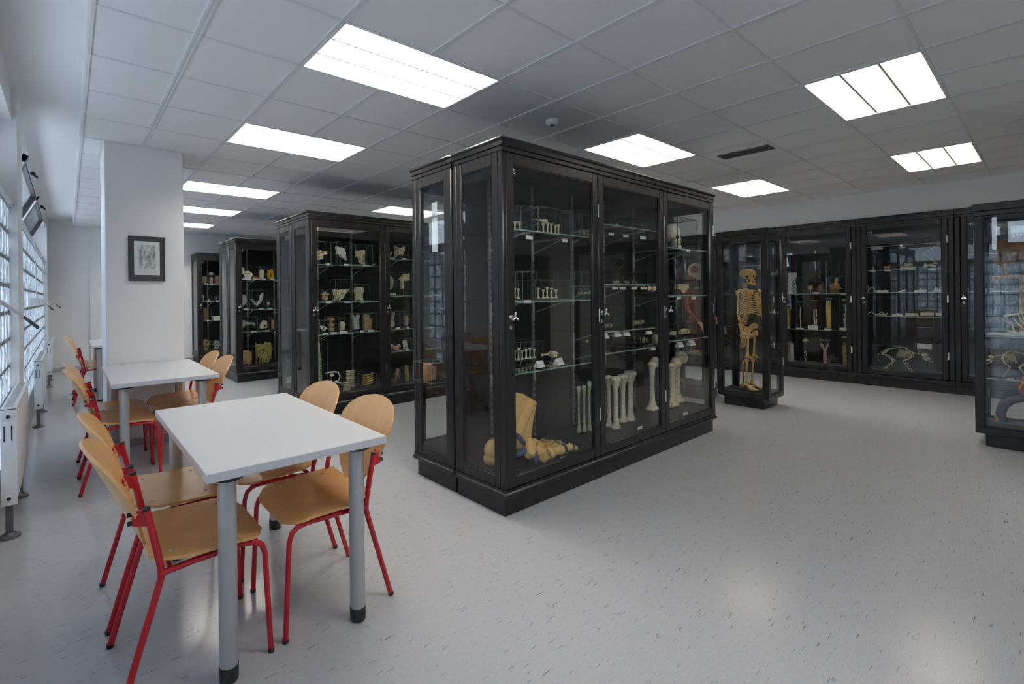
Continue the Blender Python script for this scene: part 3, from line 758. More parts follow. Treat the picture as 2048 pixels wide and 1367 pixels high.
glass_case('tall black glass case behind the skeleton case, holding the red muscle figure', 6.75, 7.25, 2.74, 3.30, 2.20, .012, .185, 2.06, (.60,))
glass_case('black glass case in the right foreground cut by the picture edge', 6.66, 7.22, -.50, .435, 2.205, .010, .195, 2.075, (1.005,.62))
# ================================================================== SPECIMENS
RG = random.Random(11)
O = {}
O['halfskull'] = [[(.08,1),(.14,.86),(.5,.82),(.98,.84),(1,.62),(.86,.6),(.74,.5),(.66,.2),(.5,.08),(.05,.0),(.0,.12),(.2,.2),(.2,.38),(0,.5),(.02,.66),(.1,.76)], [(.28,.62),(.38,.66),(.36,.5),(.26,.48)], [(.30,.30),(.52,.34),(.45,.22),(.3,.2)], [(.52,.68),(.74,.72),(.7,.62),(.56,.6)]]
O['skullpiece'] = [[(.0,1),(.35,.98),(.78,.86),(.9,.62),(.88,.4),(1,.02),(.9,.04),(.62,.2),(.42,.28),(.36,.42),(.1,.42),(.04,.5),(.12,.66)], [(.55,.5),(.66,.46),(.6,.36)]]
O['skullfront'] = [[(.0,.96),(.5,1),(1,.98),(1,.05),(.86,.0),(.5,.1),(.38,.2),(.36,.45),(.18,.55),(.02,.56)], [(.70,.62),(.86,.66),(.9,.5),(.72,.5)], [(.5,.44),(.56,.42),(.55,.3),(.5,.34)], [(.66,.26),(.92,.24),(.84,.18),(.7,.18)]]
O['jaw'] = [[(0,.98),(.3,.96),(.5,1),(.52,.84),(.6,.84),(.64,1),(1,1),(.96,.84),(.8,.74),(.7,.56),(.62,.3),(.3,.04),(.16,.12),(.02,.0),(.08,.2),(.04,.6)], [(.12,.80),(.19,.78),(.17,.46),(.11,.5)], [(.42,.60),(.56,.62),(.52,.50),(.42,.5)], [(.2,.26),(.4,.32),(.3,.18)]]
O['vertebra'] = [[(.46,1),(.56,1),(.6,.76),(.98,.80),(.92,.66),(.7,.56),(.86,.36),(.82,.1),(.5,0),(.2,.1),(.14,.36),(.3,.56),(.04,.6),(0,.72),(.4,.76)], [(.44,.56),(.56,.56),(.58,.46),(.42,.46)]]
O['ringvert'] = [[(.1,.94),(.3,.9),(.6,.84),(.88,.64),(1,.36),(.76,.3),(.62,.02),(.46,.02),(.3,.3),(.06,.46),(.14,.66),(.02,.82)], [(.4,.64),(.58,.6),(.6,.42),(.42,.4)]]
O['slab'] = [[(.1,.96),(.35,1),(.48,.9),(.62,1),(.9,.96),(1,.74),(.88,.52),(.88,.0),(.52,.04),(.12,.0),(.1,.5),(0,.74)]]
O['slab2'] = [[(.02,1),(.3,.98),(.45,.8),(.6,.84),(.8,1),(1,.92),(.92,.6),(.94,.04),(.74,.06),(.5,.0),(.26,.04),(.24,.45)]]
O['slab3'] = [[(.0,1),(.28,.96),(.55,1),(.62,.78),(.98,.72),(.96,.4),(.9,.06),(.5,.04),(.2,.0),(.02,.02)]]
O['piece'] = [[(.3,1),(.66,1),(.82,.8),(1,.72),(.84,.56),(.78,.1),(.5,.04),(.1,.0),(.06,.4),(.1,.72)]]
O['butterfly'] = [[(.05,1),(.3,.86),(.6,.86),(1,.98),(.92,.6),(.78,.2),(.5,.28),(.34,.16),(.2,.4),(.2,.0),(.05,.02),(.1,.5)], [(.5,.66),(.62,.66),(.58,.56)]]
O['horn'] = [[(1,1),(.8,.6),(.4,.2),(0,.0),(.1,.4),(.5,.66)]]
O['oval'] = [[(.5,1),(.86,.86),(1,.5),(.84,.14),(.5,0),(.16,.14),(0,.5),(.14,.86)], [(.5,.66),(.62,.5),(.54,.3),(.42,.44)]]
O['shoulder'] = [[(0,.62),(.3,.86),(.7,.96),(1,1),(1,.55),(.8,.5),(.6,.52),(.36,.48),(.34,.0),(.2,.0),(.16,.5)]]
O['knee'] = [[(.2,.4),(.34,.66),(.5,.98),(.6,1),(.5,.6),(.5,.0),(.3,.0),(.3,.3),(.16,.02),(.02,.02),(.06,.4)]]
O['elbow'] = [[(.2,1),(.5,1),(.9,.62),(1,.5),(.6,.46),(.7,.3),(.66,.0),(.2,.0),(.22,.4),(.0,.6)]]
O['disc'] = [[(0,.96),(.35,1),(.75,.86),(1,.55),(.86,.2),(.4,.02),(.0,.0)]]
O['vee'] = [[(0,.46),(.12,.5),(.35,.22),(.5,.14),(.7,.4),(.78,.8),(.9,.92),(1,.82),(.96,.6),(.76,.2),(.55,.0),(.36,.04),(.12,.3)]]
O['longpelvis'] = [[(0,1),(.25,.96),(.22,.76),(.5,.68),(.85,.66),(1,.44),(.92,.1),(.84,.4),(.5,.36),(.24,.42),(.16,.02),(0,.0),(.06,.4),(0,.6)]]
O['inner'] = [[(.06,.6),(.2,.62),(.36,.84),(.62,1),(.84,.96),(1,.7),(.98,.2),(.8,.02),(.5,.06),(.2,.0),(.0,.1)], [(.62,.46),(.80,.46),(.82,.28),(.64,.24)]]
O['headslice'] = [[(.0,.92),(.3,1),(.66,1),(.92,.86),(1,.6),(.92,.3),(.96,.1),(.66,.0),(.55,.1),(.3,.04),(.0,.12),(.04,.5)]]
O['torso'] = [[(.02,.98),(.12,.9),(.22,.92),(.34,.84),(.46,.88),(.62,1),(.9,.94),(1,.74),(.95,.5),(.94,.4),(.9,.2),(.8,.2),(.80,.38),(.74,.30),(.76,.02),(.58,.04),(.4,.0),(.36,.3),(.32,.26),(.3,.0),(.22,.02),(.20,.36),(.14,.34),(.10,.0),(.04,.02),(.04,.4),(.0,.7)], [(.40,.62),(.52,.66),(.48,.5),(.40,.46)]]
O['facecut'] = [[(.1,.9),(.4,1),(.86,.84),(1,.5),(.86,.34),(.76,.1),(.4,.0),(.1,.1),(.14,.4),(.0,.5)], [(.34,.74),(.66,.78),(.74,.6),(.6,.66),(.4,.64)], [(.5,.4),(.62,.36),(.52,.22),(.42,.3)]]
O['mask'] = [[(.0,1),(.5,.94),(.95,.7),(1,.4),(.7,.1),(.3,.0),(.1,.1),(.16,.5)]]
O['sacrum'] = [[(.1,.86),(.3,.98),(.5,.9),(.7,1),(.96,.9),(1,.6),(.8,.4),(.62,.16),(.5,.0),(.36,.04),(.3,.4),(.06,.5)], [(.44,.74),(.58,.74),(.52,.58)]]
O['wingbone'] = [[(0,1),(.16,.7),(.5,.66),(.84,.74),(1,.55),(.9,.36),(.4,.0),(.3,.1),(.6,.4),(.2,.42),(.0,.2),(.06,.6)], [(.3,.58),(.55,.56),(.4,.5)]]
O['arrow'] = [[(0,.0),(.1,1),(.22,.5),(.6,.6),(1,.1),(.9,.02),(.4,.24),(.2,.0)]]

def bonemb(L, r, up=1.9, lo=1.7, n=10, rng=None):
    """long bone standing along z with flared, knobbly ends"""
    m = MB()
    pr = [(r*up*.55,0),(r*up*.9,L*.015),(r*up,L*.05),(r*up*.72,L*.11),(r*1.12,L*.2),(r*.95,L*.4),(r*.92,L*.55),(r*1.05,L*.75),(r*lo*.75,L*.87),(r*lo,L*.94),(r*lo*.85,L*.985),(r*lo*.4,L)]
    m.lathe(pr, (0,0,0), n, 0, 1.0, .8)
    for sg in (-1,1):
        m.ell((sg*r*up*.55,0,L*.035), (r*up*.62,r*up*.7,L*.035+r*.35), 8, 6)
        m.ell((sg*r*lo*.5,0,L*.95), (r*lo*.62,r*lo*.62,L*.025+r*.3), 8, 6)
    return m
def femur(L, r):
    m = bonemb(L, r, 2.3, 1.6); m.tube([(0,0,L*.88),(r*1.8,0,L*.955)], [r*1.1,r*.95], 8); m.ell((r*2.6,0,L*.975), r*1.75, 12, 8); m.ell((-r*.9,0,L*.955), (r*1.0,r,L*.04), 8, 6); return m
def K_spine(w, h, d):
    m = MB(); n = 22
    m.box(-.18*w, .12*w, -d*.3, d*.3, .80*h, h, .01)
    for i in range(n):
        z = h*(.06+.76*i/n); f = 1.15-.5*i/n
        m.ell((-.02*w,0,z), (.17*w*f,d*.25,h*.017), 10, 6)
        for sg in (-1,1): m.tube([(0,0,z),(sg*.36*w*f,-.012,z-.006)], [.012*f,.006], 6)
    m.ell((.05*w,0,.045*h), (.42*w,d*.4,.055*h), 10, 6); return m
def K_stack(w, h, d):
    m = MB()
    for i, k in enumerate(('ringvert','vertebra','vertebra')):
        m.merge(plate(O[k], w*.95, h*.27, d*.8), Matrix.Translation((0,0,h*(.70-.31*i))))
    return m
def K_ribs(w, h, d):
    m = MB()
    for i in range(5):
        z = h*(.08+.19*i); m.tube([(-.5*w,0,z+.01),(-.2*w,-d*.4,z-.004),(.1*w,-d*.4,z+.004),(.5*w,0,z+.014)], .011, 6, 0, True, .6)
    m.box(-.12*w, .12*w, -d*.3, d*.1, 0, h*.9, .008); return m
def K_layers(w, h, d):
    m = MB()
    for i in range(9):
        z = h*i/9; m.ell((w*.12,0,z+h*.05), (w*.36,d*.5,h*.045), 8, 5); m.ell((-w*.28,0,z+h*.05), (w*.2,d*.4,h*.04), 8, 5)
    return m
def K_hand(w, h, d):
    m = MB(); m.ell((0,0,h*.82), (w*.24,d*.4,h*.16), 8, 6); m.tube([(0,0,h*.8),(.02*w,0,h)], [w*.2,w*.16], 8)
    for i in range(4):
        x = (-.34+.2*i)*w; L = (.04,0,.0,.1)[i]*h
        m.tube([((-.14+.1*i)*w,0,h*.72),(x*.6,-.004,h*.46),(x,0,L+h*.22),(x*1.05,0,L)], [w*.045,w*.035,w*.032,w*.02], 6)
    m.tube([(-.16*w,0,h*.78),(-.44*w,-.004,h*.56),(-.5*w,0,h*.46)], [w*.05,w*.04,w*.025], 6); return m
def K_lump(w, h, d):
    m = MB(); r = random.Random(int(w*9999))
    for i in range(9): m.ell(((-.36+.09*i)*w, r.uniform(-.2,.2)*d, h*(.45+.2*math.sin(i*.9))), (w*.16,d*.4,h*.36), 9, 6, 0, None, .12, r)
    return m
def K_root(w, h, d):
    m = MB(); r = random.Random(5)
    for i in range(11): m.ell((r.uniform(-.34,.34)*w, r.uniform(-.3,.3)*d, r.uniform(.3,.62)*h), (w*r.uniform(.1,.19),d*.28,h*r.uniform(.1,.17)), 9, 6, 0, (r.uniform(-1,1),r.uniform(-1,1),0), .12, r)
    m.tube([(-.05*w,0,.5*h),(.06*w,0,.75*h),(.12*w,0,.98*h)], [w*.1,w*.12,w*.09], 8); m.tube([(.2*w,0,.4*h),(.42*w,0,.28*h)], [w*.08,w*.03], 7)
    for i in range(9): m.tube([((-.32+.07*i)*w,0,.2*h),((-.34+.07*i)*w,-.01,.02*h)], [w*.025,w*.012], 5)
    return m
def K_seahorse(w, h, d):
    m = MB()
    for sg in (-1,1):
        m.tube([(sg*.05*w,0,0),(sg*.10*w,0,.3*h),(sg*.04*w,0,.62*h),(sg*.3*w,0,.86*h),(sg*.34*w,-.005,h)], [w*.13,w*.1,w*.1,w*.12,w*.04], 7)
    m.ell((-.3*w,0,.86*h), (w*.2,d*.4,h*.09), 8, 6); m.tube([(.3*w,0,.0),(.45*w,0,.1*h),(.36*w,0,.2*h),(.2*w,0,.16*h)], w*.06, 6); return m
def K_tree(w, h, d):
    m = MB(); r = random.Random(3); m.tube([(.1*w,0,0),(.05*w,0,.4*h),(.2*w,0,.75*h),(.1*w,0,h)], [w*.11,w*.09,w*.07,w*.05], 6)
    for i in range(9):
        z = h*(.1+.09*i); sg = 1 if i%3 == 0 else -1
        m.tube([(.1*w,0,z),(.1*w+sg*w*.25,r.uniform(-.01,.01),z+.07*h),(.1*w+sg*w*.4,0,z+(.02 if i%2 else .15)*h)], [w*.05,w*.04,w*.02], 5)
    return m
def K_worms(w, h, d):
    m = MB(); m.tube([(-.12*w,0,0),(-.05*w,0,.3*h),(-.15*w,0,.6*h),(-.1*w,0,.9*h)], [w*.05,w*.11,w*.09,w*.10], 7)
    m.tube([(.22*w,0,.15*h),(.24*w,0,.45*h)], w*.09, 7); m.tube([(.22*w,0,.55*h),(.24*w,0,.9*h)], w*.09, 7); return m
def K_strands(w, h, d):
    m = MB()
    for i in range(5): x = (-.32+.16*i)*w; m.tube([(x,0,0),(x+.04*w,-.006,.35*h),(x-.05*w,0,.7*h),(x,0,.98*h)], [w*.07,w*.1,w*.09,w*.05], 7)
    return m
def K_bits(w, h, d):
    m = MB(); r = random.Random(9)
    for i in range(9): m.box(*(lambda x, z: (x-.09*w, x+.09*w, -.01, .01, z-.05*h, z+.05*h))(r.uniform(-.28,.28)*w, (.12+.085*i)*h), .003)
    return m
def K_slim(w, h, d): return MB().tube([(0,0,0),(.08*w,0,.3*h),(-.1*w,0,.6*h),(.02*w,0,.95*h)], [w*.3,w*.22,w*.24,w*.12], 7)
def K_legs(w, h, d):
    m = MB(); m.tube([(-.5*w,0,.1*h),(-.1*w,0,.72*h)], [.008,.006], 6); m.tube([(-.1*w,0,.72*h),(.18*w,0,.7*h),(.5*w,0,.0)], .006, 6); m.tube([(-.42*w,0,.1*h),(-.42*w,0,h)], .004, 6); return m
def K_zig(w, h, d):
    m = MB(); P = [(-.5,.3),(-.3,.9),(-.2,.5),(-.05,.05),(.1,.5),(.2,1),(.32,.4),(.44,.2),(.5,.7)]
    m.tube([(x*w,0,z*h) for x, z in P], [.006,.007,.005,.009,.006,.007,.006,.007,.004], 6); m.tube([(.05*w,0,.3*h),(.22*w,-.01,.9*h),(.36*w,0,.1*h)], .006, 6); return m
def K_arches(w, h, d):
    m = MB()
    for c, s in ((-.28,1),(.2,-1)): m.tube([((c-.2)*w,0,0),((c-.12)*w,0,.6*h),(c*w,0,h*.95),((c+.1)*w,0,.7*h),((c+.14)*w,0,.02)], [.006,.007,.009,.008,.005], 7)
    return m
def K_shells(w, h, d):
    m = MB()
    for sg in (-1,1):
        m.tube([(sg*.26*w+.24*w*math.cos(a), 0, .5*h+.46*h*math.sin(a)) for a in [k*PI/8 for k in range(17)]], w*.07, 7)
        m.ell((sg*.26*w,.01,.5*h), (w*.15,d*.3,h*.3), 8, 6, 0, None, .1, RG)
    return m
def K_pyr(w, h, d): return MB().lathe([(w*.5,0),(w*.38,.2*h),(w*.2,.5*h),(w*.12,.9*h),(.002,h)], (0,0,0), 9)
def K_round(w, h, d): return MB().ell((0,0,h*.5), (w*.5,d*.5,h*.5), 12, 8, 0, None, .06, RG)
def K_skull(w, h, d):
    m = MB(); m.ell((0,.01,h*.66), (w*.48,d*.5,h*.34), 14, 10); m.ell((0,-d*.2,h*.36), (w*.3,d*.3,h*.26), 12, 8); m.box(-w*.24, w*.24, -d*.45, -d*.05, 0, h*.2, .01)
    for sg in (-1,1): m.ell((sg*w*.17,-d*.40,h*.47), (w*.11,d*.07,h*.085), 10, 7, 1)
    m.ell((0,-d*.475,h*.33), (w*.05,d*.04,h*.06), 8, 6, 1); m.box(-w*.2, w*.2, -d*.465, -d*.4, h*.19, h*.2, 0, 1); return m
def K_ribring(w, h, d):
    """two vertebrae with their ribs on a stand"""
    m = MB()
    m.ell((-.04*w,0,.80*h), (w*.12,d*.35,.075*h), 10, 7); m.tube([(-.42*w,0,.9*h),(-.2*w,0,.945*h),(.1*w,0,.935*h),(.3*w,0,.90*h),(.36*w,-.03,.72*h),(.24*w,-.04,.53*h)], [.004,.008,.010,.009,.008,.006], 6)
    for x in (-.12,.06): m.ell((x*w,0,.95*h), (w*.05,.02,.03*h), 7, 5)
    m.ell((-.08*w,0,.40*h), (w*.15,d*.3,.06*h), 10, 7); m.tube([(-.08*w,0,.45*h),(-.1*w,0,.55*h)], [.014,.006], 6); m.ell((.2*w,0,.46*h), (w*.13,d*.3,.05*h), 8, 6, 0, None, .15, RG)
    m.tube([(-.18*w,0,.40*h),(-.4*w,-.02,.32*h),(-.46*w,-.03,.16*h),(-.36*w,-.03,.02*h)], [.010,.016,.018,.013], 7)
    m.tube([(.02*w,0,.40*h),(.12*w,-.02,.3*h),(.14*w,-.03,.14*h),(.02*w,-.03,.01*h)], [.012,.016,.016,.012], 7); m.tube([(.28*w,0,.42*h),(.42*w,-.01,.38*h),(.5*w,-.02,.30*h)], [.010,.009,.006], 6)
    m.tube([(-.04*w,.02,0),(-.04*w,.02,.9*h)], .006, 6, 1); m.box(-.12*w,.06*w,-.03,.05,0,.012,.002,1); return m
K = dict(spine=K_spine, stack=K_stack, ribs=K_ribs, layers=K_layers, hand=K_hand, lump=K_lump, root=K_root, seahorse=K_seahorse, tree=K_tree, worms=K_worms, strands=K_strands, bits=K_bits, slim=K_slim, legs=K_legs, zig=K_zig, arches=K_arches, shells=K_shells, pyr=K_pyr, round=K_round, skull=K_skull, ribring=K_ribring)
def inside(p, L):
    c = False; n = len(L)
    for i in range(n):
        (x1,y1), (x2,y2) = L[i], L[i-1]
        if (y1 > p[1]) != (y2 > p[1]) and p[0] < (x2-x1)*(p[1]-y1)/(y2-y1)+x1: c = not c
    return c
def shape(kind, w, h, d):
    if kind in O:
        r = random.Random(kind+str(round(w,4))); d = min(d, .05)
        Ls = []
        for k, L in enumerate(O[kind]):
            q = []
            for i, p in enumerate(L):                       # ragged, bony outline
                n_ = L[(i+1)%len(L)]; q.append(p)
                if k == 0 and math.hypot(n_[0]-p[0], n_[1]-p[1]) > .16: q.append(((p[0]+n_[0])/2+r.uniform(-.035,.035), (p[1]+n_[1])/2+r.uniform(-.03,.03)))
            Ls.append(q)
        m = plate(Ls, w, h, d); n = 0; s_ = min(w, h)
        for _ in range(400):
            if n > 46: break
            p = (r.uniform(0,1), r.uniform(0,1))
            if not inside(p, Ls[0]) or any(inside(p, L) for L in Ls[1:]): continue
            n += 1; a = s_*r.uniform(.035,.085); pit = n%5 == 0
            m.ell(((p[0]-.5)*w, -d/2+(.0006 if pit else .002), p[1]*h), (a*r.uniform(.5,1.5)*(.6 if pit else 1), .0012 if pit else a*.55, a*r.uniform(.6,1.6)*(.6 if pit else 1)), 8, 5, 1 if pit else 0, (0,r.uniform(-1.5,1.5),0), .12, r)
        return m
    if kind == 'bone': return bonemb(h, w*.19, 2.5, 2.4)
    if kind == 'thinbone': return bonemb(h, w*.19, 2.0, 2.2)
    if kind == 'bonex': return MB().merge(bonemb(w, h*.24), Matrix.Translation((-w/2,0,h*.5)) @ Matrix.Rotation(PI/2, 4, 'Y'))
    if kind == 'wedge': return MB().lathe([(h*.5,0),(h*.46,w*.05),(h*.3,w*.5),(.002,w)], (0,0,0), 10) and MB().merge(MB().lathe([(h*.5,0),(h*.44,w*.06),(h*.26,w*.5),(.002,w)], (0,0,0), 10), Matrix.Translation((w/2,0,h*.5)) @ Matrix.Rotation(-PI/2, 4, 'Y'))
    if kind == 'box': return MB().box(-w/2, w/2, -d/2, d/2, 0, h, .006)
    return K[kind](w, h, d)

def glassbox(w, h, d, dark=False, edge=None):
    m = MB(); m.box(-w/2, w/2, -d/2, d/2, .002, h, 0, 0)
    e = .0035 if not dark else .006; ed = 1
    for x in (-w/2, w/2):
        for y in (-d/2, d/2): m.box(x-e/2, x+e/2, y-e/2, y+e/2, .001, h+e/2, 0, ed)
    for z in (.001+e/2, h):
        for y in (-d/2, d/2): m.box(-w/2, w/2, y-e/2, y+e/2, z-e/2, z+e/2, 0, ed)
        for x in (-w/2, w/2): m.box(x-e/2, x+e/2, -d/2, d/2, z-e/2, z+e/2, 0, ed)
    return m
class Plane:
    """a row of things standing at one depth: y = const (faces the viewer) or x = const (right wall)"""
    def __init__(s, ax, val): s.ax = ax; s.val = val; s.rz = 0 if ax == 'y' else -PI/2
    def at(s, u, v): return aty(u, v, s.val) if s.ax == 'y' else atx(u, v, s.val)
    def span(s, u0, u1, v0, v1):
        a = s.at(u0, v1); b = s.at(u1, v1); c = s.at((u0+u1)/2, v0); m = s.at((u0+u1)/2, v1)
        return m, (b-a).length, (c.z-m.z)
def put(P, rect, z, kind, mat, name, label, cat, group=None, box=None, inset=None, d=.07, bd=.13, mats=None, jar=None):
    """rect = u0,u1,vtop,vbottom of the specimen (or of its container when box/jar given with inset = its own rect)"""
    u0, u1, v0, v1 = rect; c, w, h = P.span(u0, u1, v0, v1)
    if z is None: z = c.z
    t = thing(name, label, cat, (c.x, c.y, z), P.rz, group)
    H = c.z+h-z if box or jar else h
    if inset:
        ci, wi, hi = P.span(*inset)
        dx = (ci.x-c.x) if P.ax == 'y' else -(ci.y-c.y)
        loc = (dx, 0, max(.006, ci.z-z))
    else: wi, hi, loc = w, h, (0,0,0)
    k = shape(kind, wi, hi, d).build('preparation' if (box or jar) else 'body', mats or [M[mat], M['dark']], t, loc)
    if box:
        glassbox(w, H, bd, box == 'dark').build('glass_box', [M['boxglass'], M['boxedge'] if box != 'dark' else M['black']], t)
        if inset and loc[2] > .03: MB().tube([(0,0,0),(0,0,loc[2]+hi*.3)], .003, 6).build('support_rod', M['clearedge'], t, (loc[0], .02, 0))
    if jar:
        r = w/2; J = MB(); J.lathe([(r*.9,0),(r,.006),(r,H*.92),(r*.92,H*.96)], (0,0,0), 20); J.build('jar', M['jarglass'], t)
        if jar != 'open':
            cm, ch = {'flat':('clearedge',.014),'cap':('tan',.04),'fluff':('olive',.035)}[jar]
            (MB().lathe([(r*1.02,H*.95),(r*1.05,H*.96),(r*.9,H*.96+ch*.6),(.002,H*.96+ch)], (0,0,0), 18) if jar != 'flat' else MB().lathe([(r*1.04,H*.955),(r*1.04,H*.955+ch)], (0,0,0), 18)).build('lid', M[cm], t)
    return t
NC = [0]
def card(P, u, v, wpx, hpx, of, mat='card', tent=False, z=None, name='label_card', col='white', group='small label cards in the cabinets'):
    c = P.at(u, v); a = P.at(u-wpx/2, v); b = P.at(u+wpx/2, v); w = (b-a).length; h = abs(P.at(u, v-hpx/2).z-P.at(u, v+hpx/2).z)
    if z is not None: c.z = z+h/2
    lb = ('folded %s label card ' % col if tent else '%s label card ' % col)+of
    m = MB()
    if tent: m.add([(-w/2,0,-h/2),(w/2,0,-h/2),(w/2,h*.5,h/2),(-w/2,h*.5,h/2),(-w/2,h,-h/2),(w/2,h,-h/2)], [(0,1,2,3),(2,5,4,3),(0,4,5,1),(0,3,4),(1,5,2)])
    else: m.box(-w/2, w/2, -.0012, .0012, -h/2, h/2)
    return tag(m.build(name, M[mat], None, c, P.rz), lb, 'label card', group)
# ---------------------------------------------------------------- cabinet 5 (island, front unit)
A = Plane('y', 2.30); A1 = Plane('y', 2.24); A3 = Plane('y', 2.42); AF = Plane('y', 2.128)
def gb(P, rect, z, label, bd=.2, dark=False):
    c, w, h = P.span(*rect); t = tag(glassbox(w, c.z+h-z, bd, dark).build('glass_box', [M['boxglass'], M['boxedge'] if not dark else M['black']], None, (c.x, c.y+.01, z), P.rz), label, 'glass box', 'empty-looking glass boxes over the bones'); return t
ORD = ('leftmost','second','third','fourth','fifth','sixth','seventh')
def bones(P, z, lst, mat, where, grp, kind='bone'):
    for i, r in enumerate(lst):
        put(P, r, z, kind, mat, 'bone', '%s of the ivory bones %s' % (ORD[i] if i == 0 else ORD[i]+' from left', where), 'bone', grp, d=.03)
S5 = dict(a=1.86, b=1.38, c=.90)
gb(A1, (1026,1061,416,466), 1.862, 'clear glass box over two bones at the left, top shelf, cabinet 5', .16)
bones(A1, 1.866, [(1026.5,1033.5,439,458.5),(1034.5,1044,440,459.5)], 'bone', 'in the left box, top shelf, cabinet 5', 'bones on the top shelf of cabinet 5')
gb(A1, (1064,1132,421,472), 1.862, 'clear glass box over six standing bones on the top shelf of cabinet 5', .16)
bones(A1, 1.866, [(1073.5,1077.5,444,466),(1083,1090.5,444,467),(1092,1098.5,443,467.5),(1098.5,1106,445,468),(1108,1113.5,448,468.5),(1113.5,1120,447,469.5)], 'bone', 'in the middle box, top shelf, cabinet 5', 'bones on the top shelf of cabinet 5')
put(A1, (1066,1092,435.5,444.5), None, 'wedge', 'bone', 'bone_wedge', 'pale bone wedge lying across the standing bones on the top shelf of cabinet 5', 'bone')
gb(A1, (1143,1184,424,459), 1.862, 'clear glass box over small tooth-like bones on the top shelf of cabinet 5', .16)
for i, r in enumerate([(1157.5,1162,442,450),(1165,1171,443,452),(1173,1178,444,452),(1179.5,1183,445,452)]): put(A1, r, 1.90, 'bone', 'bone', 'tooth', 'tiny tooth-like bone, %s in the right box on the top shelf of cabinet 5' % (ORD[i]), 'bone', 'tooth-like bones on the top shelf')
gb(A, (1026,1055,544,595), 1.382, 'clear glass box over two bones at the left, middle shelf, cabinet 5', .2)
bones(A, 1.392, [(1028,1032,566,588),(1033.5,1040,568,589)], 'bone', 'in the left box, middle shelf, cabinet 5', 'bones on the middle shelf of cabinet 5')
gb(A, (1056.5,1126,560,596), 1.382, 'clear glass box over five knobbed bones on the middle shelf of cabinet 5', .16)
bones(A, 1.392, [(1074,1079.5,568,590),(1083.5,1089.5,570,588.5),(1091,1097.5,565.5,589),(1100.5,1106,569,590),(1108.5,1115.5,571,589)], 'bone', 'in the wide box, middle shelf, cabinet 5', 'bones on the middle shelf of cabinet 5')
gb(A, (1135,1184,544,570), 1.382, 'low clear glass box with bone chips at the right, middle shelf, cabinet 5', .16)
for i, r in enumerate([(1156,1159,555,560),(1161.5,1164.5,555,560.5),(1167,1174,555,560),(1175.5,1183,555,560)]): put(A, r, 1.42, 'round', 'bone', 'bone_chip', 'tiny bone chip, %s in the low box on the middle shelf of cabinet 5' % ORD[i], 'bone', 'bone chips on the middle shelf', d=.02)
gb(A3, (1028,1072,681,720), .902, 'clear glass box over a row of six bones on the lower shelf of cabinet 5', .16)
bones(A3, .93, [(1028.5,1032,694,715),(1034,1040.5,692,715.6),(1041.5,1047.5,695,714),(1049,1055.5,693,713.5),(1057,1062.5,691,712.5),(1065.5,1071,693,711.6)], 'paleb', 'on the lower shelf of cabinet 5', 'bones on the lower shelf of cabinet 5')
put(A3, (1083.5,1098,701,708.5), .93, 'bonex', 'bone', 'bone', 'small bone lying sideways in the middle of the lower shelf of cabinet 5', 'bone')
put(A3, (1100.5,1113.5,697,708.5), .92, 'elbow', 'bone', 'bone', 'forked pale bone right of the sideways bone on the lower shelf of cabinet 5', 'bone')
put(A3, (1171.5,1176.5,651,657), 1.0, 'round', 'paleb', 'bone_chip', 'whitish bone chip near the door edge above the lower shelf of cabinet 5', 'bone', d=.02)
for (u, v, w_, h_, of, te) in [(1058.5,474.5,13,7.5,'under the left box on the top shelf of cabinet 5',0),(1129.5,481,10,6.5,'under the middle box on the top shelf of cabinet 5',0),(1055,602.5,14,5.5,'under the left box on the middle shelf of cabinet 5',0),
  (1084,728,13,13,'left of two on the lower shelf of cabinet 5',1),(1123,723,12,13.5,'right of two on the lower shelf of cabinet 5',1)]:
    card(AF, u, v, w_, h_, of, tent=bool(te))
AS = Plane('y', 2.36)
for i, (r, L) in enumerate([((1154.5,1161.5,771,864.6),0),((1164.5,1172.5,770,863),0),((1175.5,1183,760.7,861),0)]): put(AS, r, .2435 if 0 else None, 'thinbone', 'greenb', 'long_bone', 'slim greenish long bone, %s behind the first door of cabinet 5' % ('leftmost of three','middle of three','rightmost of three')[i], 'bone', 'long bones at the bottom of cabinet 5')
for i, r in enumerate([(1212,1224,750,840),(1223.5,1240,752,837),(1238,1254,747.7,834),(1252,1270,740.7,836)]):
    yb = (2.36,2.29,2.37,2.35)[i]; c, w, h = Plane('y', yb).span(*r); t = thing('shin_bone', 'large pale shin bone, %s in cabinet 5\'s middle bay' % ('leftmost of four','second from left','third from left','rightmost and tallest of four')[i], 'bone', (c.x, c.y, .245), 0, 'long bones at the bottom of cabinet 5'); bonemb(h+c.z-.245, w*.175, 1.9, 2.5, 12).build('body', M['paleb'], t)
for i, (r, lb, y) in enumerate([((1297,1312,723,823.5),'long pale thigh bone at the right in cabinet 5\'s middle bay',2.42),((1337,1352,726,816),'thigh bone half hidden by the door frame in cabinet 5\'s right bay',2.38),((1346,1363,714,813.7),'tall thigh bone with a round ball head in cabinet 5\'s right bay',2.44)]):
    c, w, h = Plane('y', y).span(*r); t = thing('thigh_bone', lb, 'bone', (c.x, c.y, .245), 0, 'long bones at the bottom of cabinet 5'); femur(h+c.z-.245, w*.2).build('body', M['bone' if i else 'paleb'], t)
for u, v, of in ((1280,855,'on the floor board in cabinet 5\'s middle bay'),(1371,827,'on the floor board in cabinet 5\'s right bay')): card(AF, u, v, 9, 6, of)
